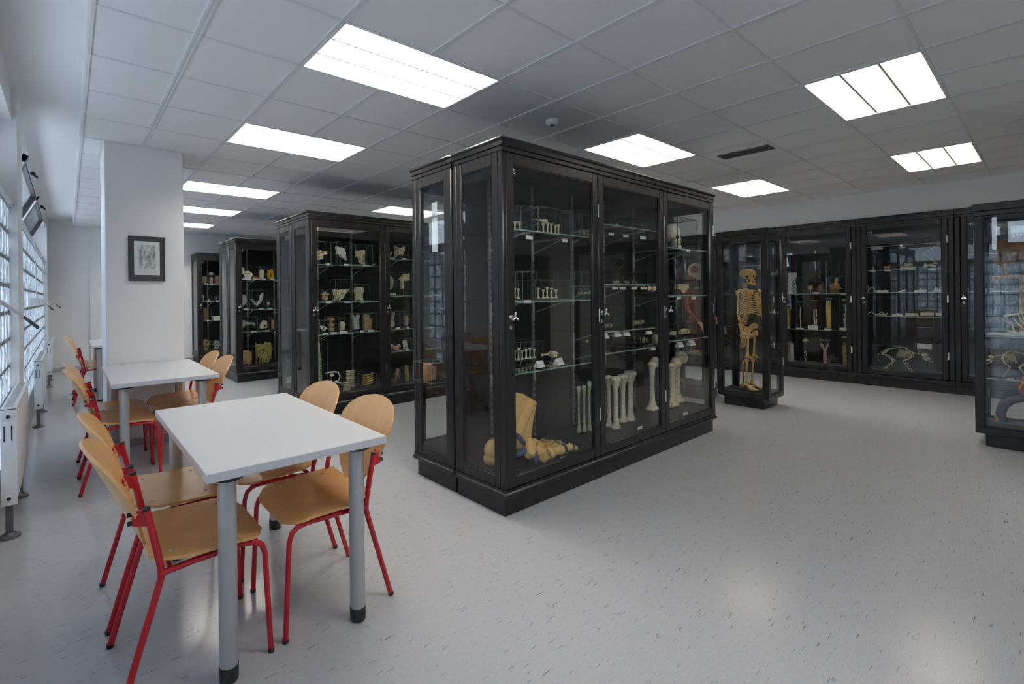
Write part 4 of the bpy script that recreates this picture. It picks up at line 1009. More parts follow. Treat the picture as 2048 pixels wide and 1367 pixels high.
# middle door
gb(A, (1212,1250,433,463), 1.982, 'clear glass box at the left of the top shelf in cabinet 5\'s middle bay', .14)
gb(A, (1251,1288,441,466), 1.982, 'black-edged glass box with two ankle bones in cabinet 5\'s middle bay', .14, True)
for r, kd, lb in [((1219,1226,450,457),'round','knuckle bone at the far left of the top shelf in cabinet 5\'s middle bay'),((1228,1236,449,457),'piece','square pale bone beside the knuckle bone in cabinet 5\'s middle bay')]: put(A, r, 2.0, kd, 'bone', 'bone', lb, 'bone', d=.03)
for r, lb in [((1252.5,1261.5,451,461.5),'left curved ankle bone in the black-edged box in cabinet 5\'s middle bay'),((1264,1271,452,461.5),'right curved ankle bone in the black-edged box in cabinet 5\'s middle bay')]: put(A, r, 1.99, 'horn', 'bone', 'ankle_bone', lb, 'bone', d=.03)
for u, v, of in ((1222.5,467.5,'at the left under the top shelf in cabinet 5\'s middle bay'),(1251.5,471.5,'at the centre under the top shelf in cabinet 5\'s middle bay'),(1286,475.5,'at the right under the top shelf in cabinet 5\'s middle bay')): card(AF, u, v, 10.5, 5, of)
for r, lb in [((1225,1230,559,565),'tiny pale bone, leftmost on the second shelf in cabinet 5\'s middle bay'),((1231.5,1237.5,558.5,565),'round orange-tinted bone on the second shelf in cabinet 5\'s middle bay'),((1248,1257.5,558,564.5),'pair of small pale bones on the second shelf in cabinet 5\'s middle bay'),((1264,1275,559,565.5),'row of narrow pale bones on the second shelf in cabinet 5\'s middle bay')]: put(A, r, 1.51, 'layers' if r[1]-r[0] > 8 else 'round', 'bone', 'bone', lb, 'bone', d=.03)
gb(A, (1213,1282,547,573), 1.502, 'wide dark-edged glass box on the second shelf in cabinet 5\'s middle bay', .14, True)
put(A, (1296,1311,573,584), 1.44, 'lump', 'bone', 'foot_bones', 'cluster of small yellowish foot bones at the right in cabinet 5\'s middle bay', 'bone', d=.05)
for i, (u, w_) in enumerate(((1230,11),(1245.5,12),(1268.5,11),(1287.5,12))): card(AF, u, 576, w_, 5, '%s on the second shelf, cabinet 5\'s middle bay' % ('leftmost','second from left','third from left','rightmost')[i])
for r, lb in [((1213,1225,645,652),'pair of pale bones on the third shelf in cabinet 5\'s middle bay'),((1206,1212,652,660),'small upright bone left of the pair on the third shelf of cabinet 5')]: put(A, r, 1.135, 'layers', 'bone', 'bone', lb, 'bone', d=.03)
for r, lb in [((1268,1277,642,651),'left of two wing-shaped vertebrae in cabinet 5\'s middle bay'),((1279,1286,641.5,650),'right of two wing-shaped vertebrae in cabinet 5\'s middle bay')]: put(A, r, 1.135, 'butterfly', 'bone', 'vertebra', lb, 'bone', d=.03)
gb(A, (1206,1240,634,662), 1.122, 'dark-edged glass box at the left of the third shelf in cabinet 5\'s middle bay', .14, True)
for i, (u, v, w_, h_) in enumerate(((1215.5,671,7,11),(1238.5,668.5,12,9),(1256,667,11,9),(1300.5,664.5,10,7))): card(AF, u, v, w_, h_, '%s on the third shelf, cabinet 5\'s middle bay' % ('leftmost','second from left','third from left','rightmost')[i], tent=True)
for r, kd, lb in [((1282,1290,673,683.5),'elbow','pale heel bone on the lowest shelf in cabinet 5\'s middle bay'),((1291.5,1296,674,682),'bone','narrow pale bone beside the heel bone in cabinet 5'),((1307.5,1315,668,680),'piece','blocky pale bone at the right of the lowest shelf in cabinet 5\'s middle bay')]: put(A, r, .965, kd, 'bone', 'bone', lb, 'bone', d=.03)
gb(A, (1271,1318,664,688), .952, 'dark-edged glass box on the lowest shelf in cabinet 5\'s middle bay', .14, True); card(AF, 1308.5, 696, 9, 6.5, 'on the lowest shelf edge in cabinet 5\'s middle bay', tent=True)
# third door
gb(A, (1337,1377,439,500), 1.852, 'black-edged glass box holding a skull on the top shelf of cabinet 5', .2, True)
put(A, (1336,1354,446,499), 1.855, 'skull', 'paleb', 'skull', 'ivory skull in a black-edged box in cabinet 5\'s right bay', 'skull', d=.16)
card(AF, 1376.5, 501, 7.5, 3, 'beside the boxed skull in cabinet 5\'s right bay')
gb(A, (1340,1387,560,592), 1.402, 'black-edged glass box with a pale sacrum on the middle shelf of cabinet 5', .16, True)
put(A, (1352,1374,570,589), 1.42, 'sacrum', 'bone', 'sacrum', 'pale knobbly sacrum in a black-edged box in cabinet 5\'s right bay', 'bone', d=.05)
for u, v, of in ((1357.5,595.5,'left of two below the boxed sacrum in cabinet 5'),(1387,595.5,'right of two below the boxed sacrum in cabinet 5')): card(AF, u, v, 8.5, 6, of)
gb(A, (1340,1384,649,683), .977, 'black-edged glass box with pale bones on the low shelf in cabinet 5\'s right bay', .16, True)
for r, lb in [((1342.5,1350,664,672),'small pale bone at the left in the low box in cabinet 5\'s right bay'),((1360,1376,661.5,671.5),'larger pale bone at the right in the low box in cabinet 5\'s right bay')]: put(A, r, 1.0, 'inner', 'bone', 'bone', lb, 'bone', d=.04)
for u, v, of in ((1364,689,'left of two on the low shelf, cabinet 5\'s right bay'),(1387,685.5,'right of two on the low shelf, cabinet 5\'s right bay')): card(AF, u, v, 10, 10, of, tent=True)
# brown preparation in the rear unit, seen through its glass end
put(Plane('y', 2.83), (845,883,722,763), .777, 'slab3', 'brown', 'boxed_preparation', 'brown tissue slab in a glass box behind the far glass end of the big cabinet', 'specimen', None, 'clear', (850,870,727,761), .1, .22)
# ---------------------------------------------------------------- the big foot model (bottom left of cabinet 5)
t = thing('foot_model', 'large ochre foot skeleton model with blue joints on the floor of cabinet 5', 'anatomical model', (2.72, 2.31, .245), 0)
def footpt(u, v, y): p = aty(u, v, y); return (p.x-2.72, p.y-2.31, p.z-.245)
S = MB()
p = [footpt(x, y, 2.24) for x, y in ((1008,862),(1019,840),(1047,787.5),(1057,795),(1074,803.5),(1066,842),(1063,872),(1058,882),(1046,880),(1034,872),(1022,868))]
n = len(p); S.add([(a[0],a[1],a[2]) for a in p]+[(a[0],a[1]+.10,a[2]) for a in p], [tuple(range(n)), tuple(range(2*n-1,n-1,-1))]+[(i,(i+1)%n,(i+1)%n+n,i+n) for i in range(n)])
S.tube([footpt(1026,868,2.29), footpt(1040,830,2.29), footpt(1056,800,2.29)], [.075,.07,.066], 12); S.build('shin', M['footm'], t)
H = MB(); H.ell(footpt(991,900,2.36), (.095,.07,.085), 14, 10, 0, (0,.5,0), .03, RG); H.ell(footpt(1012,888,2.34), (.10,.062,.06), 12, 8, 0, (0,.4,0), .03, RG); H.ell(footpt(985,916,2.36), (.07,.06,.05), 12, 8, 0, None, .04, RG); H.build('heel', M['footm'], t)
A_ = MB(); A_.ell(footpt(1034,886,2.28), (.080,.066,.056), 14, 9, 0, (0,.35,0), .03, RG)
A_.tube([footpt(1056,878,2.24), footpt(1060,893,2.215), footpt(1057,908,2.20), footpt(1052,914,2.21)], [.030,.046,.044,.026], 12)
A_.tube([footpt(1071,894,2.22), footpt(1081,905,2.185), footpt(1085,915,2.175), footpt(1080,923,2.175)], [.030,.050,.050,.034], 12)
A_.ell(footpt(1077,890,2.30), (.042,.05,.034), 10, 7, 0, None, .06, RG); A_.ell(footpt(1066,884,2.34), (.04,.05,.034), 10, 7, 0, None, .06, RG)
A_.build('ankle', M['footm'], t)
def toe(nm, pts, rs, ys):
    P_ = [footpt(u, v, y) for (u, v), y in zip(pts, ys)]; m = MB(); b = MB()
    for i in range(len(P_)-1):
        a, c = Vector(P_[i]), Vector(P_[i+1]); g = (c-a)*.06; r0, r1 = rs[i], rs[i+1]; a2, c2 = a+g, c-g; md = (a2+c2)/2
        m.tube([a2, a2+(c2-a2)*.12, md, c2-(c2-a2)*.14, c2], [r0*.8, r0, min(r0,r1)*.70, r1*1.05, r1*.8], 10)
        if i: b.tube([a-g*.9, a+g*.9], r0*1.06, 10)
    o = m.build(nm, M['footm'], t); b.build('joint', M['blue'], o)
toe('toe', [(1092,908),(1126,897),(1143,893),(1153,897)], [.052,.040,.030,.020], [2.18,2.165,2.16,2.16])
toe('toe', [(1092,899),(1113,889),(1124,887),(1126.5,888)], [.032,.026,.02,.014], [2.23,2.26,2.27,2.27])
toe('toe', [(1088,893),(1107,884),(1122,885),(1126,886)], [.030,.026,.02,.014], [2.28,2.34,2.36,2.36])
toe('toe', [(1082,890),(1098,884),(1106,886),(1110,888)], [.030,.025,.02,.014], [2.30,2.38,2.40,2.40])
toe('toe', [(1074,889),(1088,882),(1093,882),(1096,885)], [.030,.026,.02,.014], [2.34,2.42,2.43,2.43])
J = MB(); J.tube([footpt(1029,866,2.215), footpt(1038,872,2.205), footpt(1047,884,2.20), footpt(1050,889,2.205)], [.010,.017,.016,.009], 8)
J.ell(footpt(1043,903,2.22), (.060,.035,.022), 12, 7, 0, (0,-.3,0)); J.ell(footpt(1070,917,2.185), (.018,.03,.042), 10, 7, 0, (0,.2,0)); J.tube([footpt(1068,896,2.20), footpt(1071,908,2.19)], .012, 8)
J.tube([footpt(1088,897,2.175), footpt(1092,908,2.150), footpt(1093,918,2.145), footpt(1089,924,2.15)], [.010,.012,.012,.008], 8); J.build('joint', M['blue'], t)
card(AF, 1125, 914, 9, 3, 'in front of the big toe of the foot model in cabinet 5')
# ---------------------------------------------------------------- cabinet 7
B = Plane('y', 5.37); BC = Plane('y', 5.245)
G7 = 'boxed preparations in cabinet 7'
def bp(rect, z, kind, mat, inset, label, name='boxed_preparation', bd=.15, d=.06, P=None, grp=G7, box='clear'): return put(P or B, rect, z, kind, mat, name, label, 'specimen', grp, box, inset, d, bd)
bp((626.5,656,484,530), 1.815, 'halfskull', 'bone', (628,653.5,498,521), 'boxed half skull with open jaw, left on the top shelf of cabinet 7')
bp((669,697.5,485,531), 1.815, 'skullpiece', 'whiteb', (671.5,692.5,494,520), 'boxed pointed pale skull section, middle of the top shelf of cabinet 7')
bp((706,740,490,532), 1.815, 'skullfront', 'bone', (711,729,501,528.5), 'boxed skull front with teeth, right on the top shelf of cabinet 7')
put(Plane('y', 5.5), (738,749,519,527), 1.815, 'horn', 'bone', 'bone', 'loose curved bone on the top shelf of cabinet 7, right of the boxes', 'bone')
bp((639,660,578,606), 1.365, 'vertebra', 'tan', (642.5,657.5,583,600), 'boxed orange-tinted vertebra on the second shelf of cabinet 7')
bp((666,700,559,605), 1.365, 'jaw', 'bone', (667,698,580,603), 'boxed triangular jaw section on the second shelf of cabinet 7')
bp((706,733.5,568,605), 1.365, 'slab', 'bone', (709,726.5,574,600.5), 'boxed rounded bone slab with grooves on the second shelf of cabinet 7')
bp((634.5,654.5,640,669), .975, 'ringvert', 'whiteb', (641,652.5,650,661.5), 'boxed white ring vertebra on the third shelf of cabinet 7')
bp((655,672.5,632,668), .975, 'stack', 'tan', (655.5,669,635,667), 'boxed column of three separate vertebrae on the third shelf of cabinet 7')
bp((674.5,695.5,635.5,664), .975, 'piece', 'bone', (680,690,643,660), 'small boxed bone piece with a side spur on the third shelf of cabinet 7')
bp((696,720.5,626,663), .975, 'slab2', 'greyb', (703,718,629,659), 'tall boxed grey bone slab on the third shelf of cabinet 7')
bp((727,747.5,626,662), .975, 'slab3', 'tan', (728.5,743,630,662), 'boxed brownish spine slab at the right of the third shelf of cabinet 7')
bp((627,649.5,679.5,784), .245, 'spine', 'greenb', (628,646,684,783), 'tall glass box with a greenish spinal column at the bottom of cabinet 7', bd=.16, d=.12)
put(B, (648,683.5,745,787), .245, 'ribring', 'whiteb', 'mounted_vertebrae', 'two pale vertebrae with ribs on a rod stand at the bottom of cabinet 7', 'specimen', mats=[M['whiteb'], M['clearedge']])
bp((684,704.5,765,788), .245, 'layers', 'bone', (686,702,770,787), 'smallest glass box, with layered bone, at the bottom of cabinet 7', P=Plane('y',5.31), bd=.10)
bp((688,721,742,785), .245, 'layers', 'bone', (692,711,748,783), 'larger glass box with stacked bone layers at the bottom of cabinet 7', P=Plane('y',5.46), bd=.13)
bp((723,748,746,781), .245, 'ribs', 'yellow', (724,746,756,780), 'glass box with yellow ribs at the right of the bottom of cabinet 7', P=Plane('y',5.46))
for u, v, w_, of in ((655.5,528.5,7,'in front of the boxed half skull of cabinet 7'),(693,529.5,10,'in front of the pointed skull section of cabinet 7'),(733.5,531,13,'in front of the boxed skull front of cabinet 7'),
  (657.5,604,11,'in front of the orange-tinted vertebra of cabinet 7'),(695,603.5,12,'in front of the jaw section of cabinet 7'),(728,603,12.5,'in front of the grooved slab of cabinet 7'),
  (650.5,667.5,11,'in front of the ring vertebra of cabinet 7'),(667.5,666,11.5,'in front of the three vertebrae of cabinet 7'),(687.5,664,15,'in front of the spurred bone piece of cabinet 7'),(724,662.5,6.5,'in front of the grey slab of cabinet 7'),(742.5,661.5,12,'in front of the brownish spine slab of cabinet 7')): card(BC, u, v, w_, 4.2, of)
bp((774,790,497,519), 1.92, 'horn', 'paleb', (776,784,502,514), 'boxed horn-like bone on the top shelf behind the second door of cabinet 7')
bp((791,812,490,518), 1.92, 'butterfly', 'bone', (788,809,492,514), 'boxed wing-shaped skull base bone behind the second door of cabinet 7')
bp((772,786,545,589), 1.43, 'oval', 'greenb', (775.5,785.5,552,579), 'boxed oval greenish slice behind the second door of cabinet 7')
bp((794,818,544,588), 1.43, 'shoulder', 'bone', (799,818,546,577), 'boxed shoulder joint behind the second door of cabinet 7')
bp((776,806,622,656), .985, 'knee', 'bone', (777,796,624,653), 'boxed knee joints behind the second door of cabinet 7')
bp((807,818,628,654), .985, 'elbow', 'tan', (808,816,631,650), 'boxed elbow joint at the edge of the second door of cabinet 7')
put(B, (776,801,687,699), .69, 'lump', 'pink', 'preparation', 'loose pinkish brown lump on the low shelf behind the second door of cabinet 7', 'specimen')
bp((804,818,676,699), .69, 'strands', 'paleb', (805,815,679,697), 'boxed pair of pale strips on the low shelf behind the second door of cabinet 7')
bp((776,807,738,774), .245, 'hand', 'tan', (787.5,803,741,769), 'boxed hand skeleton at the bottom behind the second door of cabinet 7')
bp((808,819,733,769), .245, 'strands', 'yellow', (809,818,735,767), 'boxed yellow strips beside the hand skeleton of cabinet 7')
for u, v, w_, of in ((785,517,10,'in front of the horn-like bone of cabinet 7'),(808,518,10,'in front of the wing-shaped bone of cabinet 7'),(786,587.5,12,'in front of the oval slice of cabinet 7'),(796,656,9,'in front of the knee joints of cabinet 7'),(816,655,5,'in front of the elbow joint of cabinet 7'),(802,701,9,'beside the pinkish lump of cabinet 7'),(814.5,699,7,'in front of the pale strips of cabinet 7')): card(BC, u, v, w_, 4, of)
# ---------------------------------------------------------------- third island cabinet and the farthest one
C_ = Plane('y', 8.42); CC = Plane('y', 8.26); G9 = 'preparations in the third black cabinet'
def cp(*a, **k): return bp(*a, P=C_, grp=G9, **k)
put(C_, (482,488.5,533.5,559), 1.735, 'mask', 'bone', 'face_bone', 'pale face bone on a stand on the top shelf of the third black cabinet', 'specimen', inset=(482,488.5,533.5,548.5), d=.05)
t = put(C_, (488,504.5,540,558.5), 1.735, 'facecut', 'whiteb', 'skull', 'whitish skull with jutting jaw on the top shelf of the third black cabinet', 'skull', G9, d=.12)
put(C_, (505,511,552,558.5), 1.735, 'round', 'bone', 'ear_model', 'small pale and red model on the top shelf of the third black cabinet', 'anatomical model', d=.05)
M['redmodel'] = pmat('red_model_part', (.42,.05,.035), .4)
MB().ell((.045,0,.035), (.032,.03,.032), 10, 7, 0, None, .08, RG).build('red_part', M['redmodel'], [o for o in bpy.data.objects if o.name.startswith('ear_model')][0])
cp((517,532,533.5,560), 1.735, 'headslice', 'bone', (518,528.5,539,559.5), 'boxed pale head slice on the top shelf of the third black cabinet')
cp((532.5,549,537,561), 1.735, 'oval', 'amber', (534,548,539,560), 'boxed amber-yellow block on the top shelf of the third black cabinet')  # amber is the block's own colour
cp((480,497,580,617.5), 1.225, 'disc', 'greyb', (482.5,493.5,589,611), 'boxed pale half disc on the second shelf of the third black cabinet')
cp((502,530,580,617.5), 1.225, 'vee', 'greyb', (501.5,526,585,610), 'boxed grey V-shaped organ slice on the second shelf of the third black cabinet')
cp((531.5,543,598,617), 1.225, 'round', 'bone', (534,539.5,603,610), 'small box with a pale round piece on the second shelf of the third black cabinet')
cp((482,513,633,664), .84, 'longpelvis', 'greyb', (483,510.5,639,654), 'boxed pale bone lying sideways on the third shelf of the third black cabinet')
cp((519,540,635,664), .84, 'inner', 'bone', (520,534,640,657), 'boxed yellowish inner-ear bone on the third shelf of the third black cabinet')
cp((541,550,635,662), .84, 'strands', 'tan', (542,549,639,658), 'boxed brown strips at the right of the third shelf of the third black cabinet')
cp((482,508,693,738), .245, 'headslice', 'tan', (483,503.5,705.5,736), 'large boxed tan head slice at the bottom of the third black cabinet', bd=.2)
cp((510,547,690,738), .245, 'torso', 'olive', (511,545,692,736), 'large boxed yellow torso slice at the bottom of the third black cabinet', bd=.2)
for u, v, w_, of in ((493,558.5,20,'under the skull of the third black cabinet'),(513.5,558.5,11,'under the red model of the third black cabinet'),(528.5,558.5,7,'under the boxed head slice of the third black cabinet'),(545.5,558.5,7.5,'under the amber block of the third black cabinet'),(493,617.5,8.5,'under the half disc of the third black cabinet'),(522.5,617,9,'under the V-shaped slice of the third black cabinet'),(539.5,617,8.5,'under the pale round piece of the third black cabinet'),(507.5,663.5,11,'under the sideways bone of the third black cabinet'),(535,661.5,8.5,'under the inner-ear bone of the third black cabinet')): card(CC, u, v, w_, 3, of)
D_ = Plane('y', 11.52); DC = Plane('y', 11.34); G11 = 'preparations in the farthest black cabinet'
def dp(*a, **k): return bp(*a, P=D_, grp=G11, **k)
dp((402.5,416,548,568.5), 1.74, 'oval', 'tan', (404.5,413.5,551.5,567), 'boxed tan oval slice on the top shelf of the farthest black cabinet', bd=.12)
t = put(D_, (417,428,546,568.5), 1.74, 'piece', 'pink', 'bell_jar', 'domed glass jar with a pinkish preparation in the farthest black cabinet', 'specimen', None, None, (418.5,426.5,554,567.5), .05, jar='open')
MB().ell((0,0,.24), (.058,.058,.035), 14, 7).build('dome', M['clearedge'], t)
dp((429.5,440.5,550.5,569.5), 1.74, 'box', 'brown', (430,440,552,569), 'brown rectangular block on the top shelf of the farthest black cabinet', bd=.09)
put(D_, (405,408.5,592,604), 1.36, 'bone', 'whiteb', 'bone', 'slim white upright bone on the second shelf of the farthest black cabinet', 'bone')
dp((413,422.5,592,603.5), 1.36, 'pyr', 'greyb', (414.5,421,596.5,602), 'small box with a grey mound in the farthest black cabinet', bd=.08)
dp((430,438.5,592,603.5), 1.36, 'bone', 'greyb', (432,435.5,595,602), 'small box with a slim grey piece in the farthest black cabinet', bd=.08)
dp((406.5,422,615,643), .92, 'box', 'brown', (407.5,417,616.5,641.5), 'dark brown boxed slab on the third shelf of the farthest black cabinet', bd=.12)
put(D_, (425.5,441,635,643), .92, 'box', 'whiteb', 'tray', 'low white tray on the third shelf of the farthest black cabinet', 'tray', d=.2)
dp((404,420.5,681,709), .245, 'facecut', 'tan', (406,419.5,682.5,705), 'boxed brown half head at the bottom of the farthest black cabinet', bd=.18)
dp((423.5,441,681,709), .245, 'facecut', 'greyb', (426.5,440,682,700), 'boxed grey round slice at the bottom of the farthest black cabinet', bd=.18)
for u, v, w_, of in ((413,567.5,8,'under the tan oval slice of the farthest black cabinet'),(424.5,567.5,9,'under the domed jar of the farthest black cabinet'),(418.5,602,6,'under the grey mound of the farthest black cabinet'),(435,602,6,'under the slim grey piece of the farthest black cabinet'),(417,641,8,'under the brown slab of the farthest black cabinet')): card(DC, u, v, w_, 2.6, of)
# ---------------------------------------------------------------- wall cabinet with jars
W1 = Plane('x', 9.93); WC = Plane('x', 9.80); GJ = 'jars in the wall cabinet'
put(W1, (1577,1591.5,551,589), 1.39, 'bits', 'dark', 'white_panel', 'white upright panel with dark dots on the top shelf of the jar cabinet', 'specimen', GJ, None, (1584,1591,556,587), .02)
o = [x for x in bpy.data.objects if x.name.startswith('white_panel')][0]; MB().box(-.062,.062,.012,.03,0,.36,.003).build('panel', M['whiteb'], o)
put(W1, (1592,1608.5,555,589), 1.39, 'slab', 'rubber', 'domed_plate', 'black dome-topped plate on the top shelf of the jar cabinet', 'box', mats=[M['blackin']], d=.05)  # plain black plate with a domed top
bk = put(W1, (1632,1657,547,589), 1.39, 'skull', 'darkbrown', 'bust', 'dark brown head and shoulders bust in the jar cabinet', 'bust', mats=[M['darkbrown'], M['darkbrown']], inset=(1634,1650,546,569), d=.16)
MB().lathe([(.11,0),(.105,.06),(.06,.13),(.05,.2)], (0,0,0), 16).build('shoulders', M['darkbrown'], bk)
put(W1, (1615,1627,569,589), 1.39, 'round', 'tan', 'mounted_bone', 'small tan bone on a clear stand on the top shelf of the jar cabinet', 'specimen', None, 'clear', (1616,1626,571,579.5), .05, .08)
put(W1, (1656,1695,553,589), 1.39, 'root', 'tan', 'boxed_preparation', 'knobbly root-like brown specimen in a glass box on the top shelf of the jar cabinet', 'specimen', GJ, 'clear', (1656.5,1686,557,587), .14, .2)
for r, kd, mt, ins, jr, lb in [((1569,1580.5,609,657),'strands','yellowfluid',(1570,1579.5,615,655),'flat','square jar filled with yellow strands, leftmost on the glass shelf of the jar cabinet'),
  ((1595.5,1607,602,657.5),'slim','greyb',(1599,1603,612,655),'flat','tall greyish nearly empty jar on the glass shelf of the jar cabinet'),
  ((1622.5,1636.5,599,658),'worms','whiteb',(1624,1636,614,656),'flat','tall jar with white worm-like strips in the jar cabinet'),
  ((1651,1664.5,595,658.5),'strands','yellowfluid',(1652,1663.5,600,656),'flat','tall jar with long ochre strips in the jar cabinet'),
  ((1683.5,1695.5,599,659.5),'tree','whiteb',(1684.5,1694.5,607,657),'fluff','jar with a pale tree-like vessel cast on the glass shelf of the jar cabinet')]: put(W1, r, .805, kd, mt, 'jar', lb, 'specimen jar', GJ, None, ins, .06, jar=jr)
for r, kd, mt, ins, jr, lb in [((1575.5,1585.5,683,724),'slim','brown',(1578,1583,688,721),'flat','slim pale square jar with a brown strip at the bottom of the jar cabinet'),
  ((1605.5,1618.5,680,727),'bits','whiteb',(1607,1616,698,722),'cap','jar with an ochre domed cap and white chips at the bottom of the jar cabinet'),
  ((1640,1661,678,729),'seahorse','pink',(1640,1660,686,727),'flat','wide jar with a pinkish two-branched specimen at the bottom of the jar cabinet'),
  ((1684,1695.5,673,731),'strands','olive',(1685,1695,684,729),'fluff','jar with olive green strands at the bottom of the jar cabinet')]: put(W1, r, .245, kd, mt, 'jar', lb, 'specimen jar', GJ, None, ins, .06, jar=jr)
MB().box(-.045,.045,.02,.03,.0,.30).build('backing', M['whiteb'], [o for o in bpy.data.objects if 'slim pale square' in str(o.get('label'))][0])
for u, v, w_, h_, of in ((1573.5,654,12.5,5,'under the yellow strand jar'),(1599.5,656.5,15,2.8,'under the greyish jar of the jar cabinet'),(1626,654.5,19.5,8,'under the white worm jar'),(1655.5,658,15,3,'under the ochre strip jar'),(1687,657.5,16,5.5,'under the tree-like vessel jar'),(1632,586,11,3.5,'under the small tan mounted bone'),(1688,587,12,3,'under the root-like specimen')): card(WC, u, v, w_, h_, of, 'cream', col='cream')
# ---------------------------------------------------------------- wall cabinet with bird bones and the cat
GB2 = 'bird bones in the wall cabinet'
for r, z, kd, mt, lb in [((1743.5,1749.5,531,541),1.735,'pyr','tan','small brown upright bone, leftmost on the upper shelf of the cat cabinet'),((1768,1779.5,531,540),1.735,'butterfly','tan','brown bow-shaped bone on the upper shelf of the cat cabinet'),((1808,1824.5,525,534),1.76,'shells','bone','twin ring-shaped bone behind the wide card in the cat cabinet'),((1848,1873,523,533),1.76,'arrow','bone','long pale bird breastbone on the upper shelf of the cat cabinet'),
  ((1735,1752,568.5,583),1.40,'legs','bone','thin bent bird leg at the left of the middle shelf of the cat cabinet'),((1755,1760,575,581),1.40,'pyr','tan','tiny pointed bone, left of two behind a card in the cat cabinet'),((1767,1773.5,573,581),1.40,'pyr','tan','tiny pointed bone, right of two behind a card in the cat cabinet'),((1794.5,1813.5,577,583),1.40,'horn','bone','slim curved pale bone on the middle shelf of the cat cabinet'),((1838,1846.5,573,580),1.40,'pyr','greyb','small pale cone of bone on the middle shelf of the cat cabinet'),((1868,1887.5,569,580),1.40,'arches','whiteb','arched white wishbones at the right of the middle shelf of the cat cabinet'),
  ((1734.5,1775,619,627),1.05,'zig','bone','long zigzag chain of thin bones on the lower shelf of the cat cabinet'),((1788,1800.5,620,628),1.05,'horn','tan','bent two-part bone on the lower shelf of the cat cabinet'),((1852,1858.5,618,625),1.06,'pyr','tan','tiny tan bone lump on the lower shelf of the cat cabinet'),((1881,1888.5,617,625),1.06,'round','whiteb','small round white skull on the lower shelf of the cat cabinet')]:
    put(W1, r, z, kd, mt, 'bone', lb, 'bone', GB2, d=.05)
b_ = put(W1, (1857,1873,505,524), 1.90, 'legs', 'bone', 'wing_bone', 'thin V-shaped wing bone rising above the breastbone in the cat cabinet', 'bone', GB2, d=.02); bpy.data.objects.remove([c for c in b_.children][0])
MB().tube([(.0,0,-.09),(.05,0,-.10),(-.09,0,.06),(.09,0,.20)], [.006,.010,.007,.004], 6).build('body', M['bone'], b_)
gj = [((1848,1860,473,487),'short clear glass cylinder on the topmost shelf of the cat cabinet'),((1880,1889,456,487),'tall clear glass cylinder on the topmost shelf of the cat cabinet')]
for r, lb in gj:
    c, w, h = W1.span(*r); t = thing('glass_cylinder', lb, 'glass jar', (c.x, c.y, 2.09), -PI/2); MB().lathe([(w/2,0),(w/2,c.z+h-2.09)], n=18).build('jar', M['jarglass'], t); MB().lathe([(w*.54,c.z+h-2.09),(w*.54,c.z+h-2.078)], n=18).build('lid', M['clearedge'], t)
for u, v, w_, h_, of in ((1753.5,496,23,7.5,'at the left of the topmost shelf of the cat cabinet'),(1804,495,14,2.5,'at the centre of the topmost shelf of the cat cabinet'),(1745,541.5,12,3,'under the brown upright bone'),(1775.5,540.5,12.5,3,'under the brown bow-shaped bone'),(1816,537,30,7,'under the twin ring-shaped bone'),(1864,537.5,16,3,'under the bird breastbone'),(1765,583,23.5,6,'in front of the two tiny pointed bones'),(1806,584.5,15.5,2.6,'under the slim curved bone'),(1841,582.5,27.5,5.5,'under the small cone of bone'),(1880,582,26,6,'under the arched wishbones'),
  (1765.5,629,15,2.5,'under the zigzag chain of bones'),(1794,629,20,4,'under the bent two-part bone'),(1823,628.5,24,5.2,'alone at the centre of the lower shelf of the cat cabinet'),(1854,628,26.5,7,'under the tiny tan bone lump'),(1882,628.5,22,6.5,'under the small round skull')): card(WC, u, v, w_, h_, of, 'cream', col='cream')
gb(W1, (1748,1868,692,746), .245, 'clear glass box enclosing the cat skeleton', .2)
card(Plane('x', 9.83), 1849, 692, 30, 10, 'standing on the glass box over the cat skeleton', 'cream', col='cream')
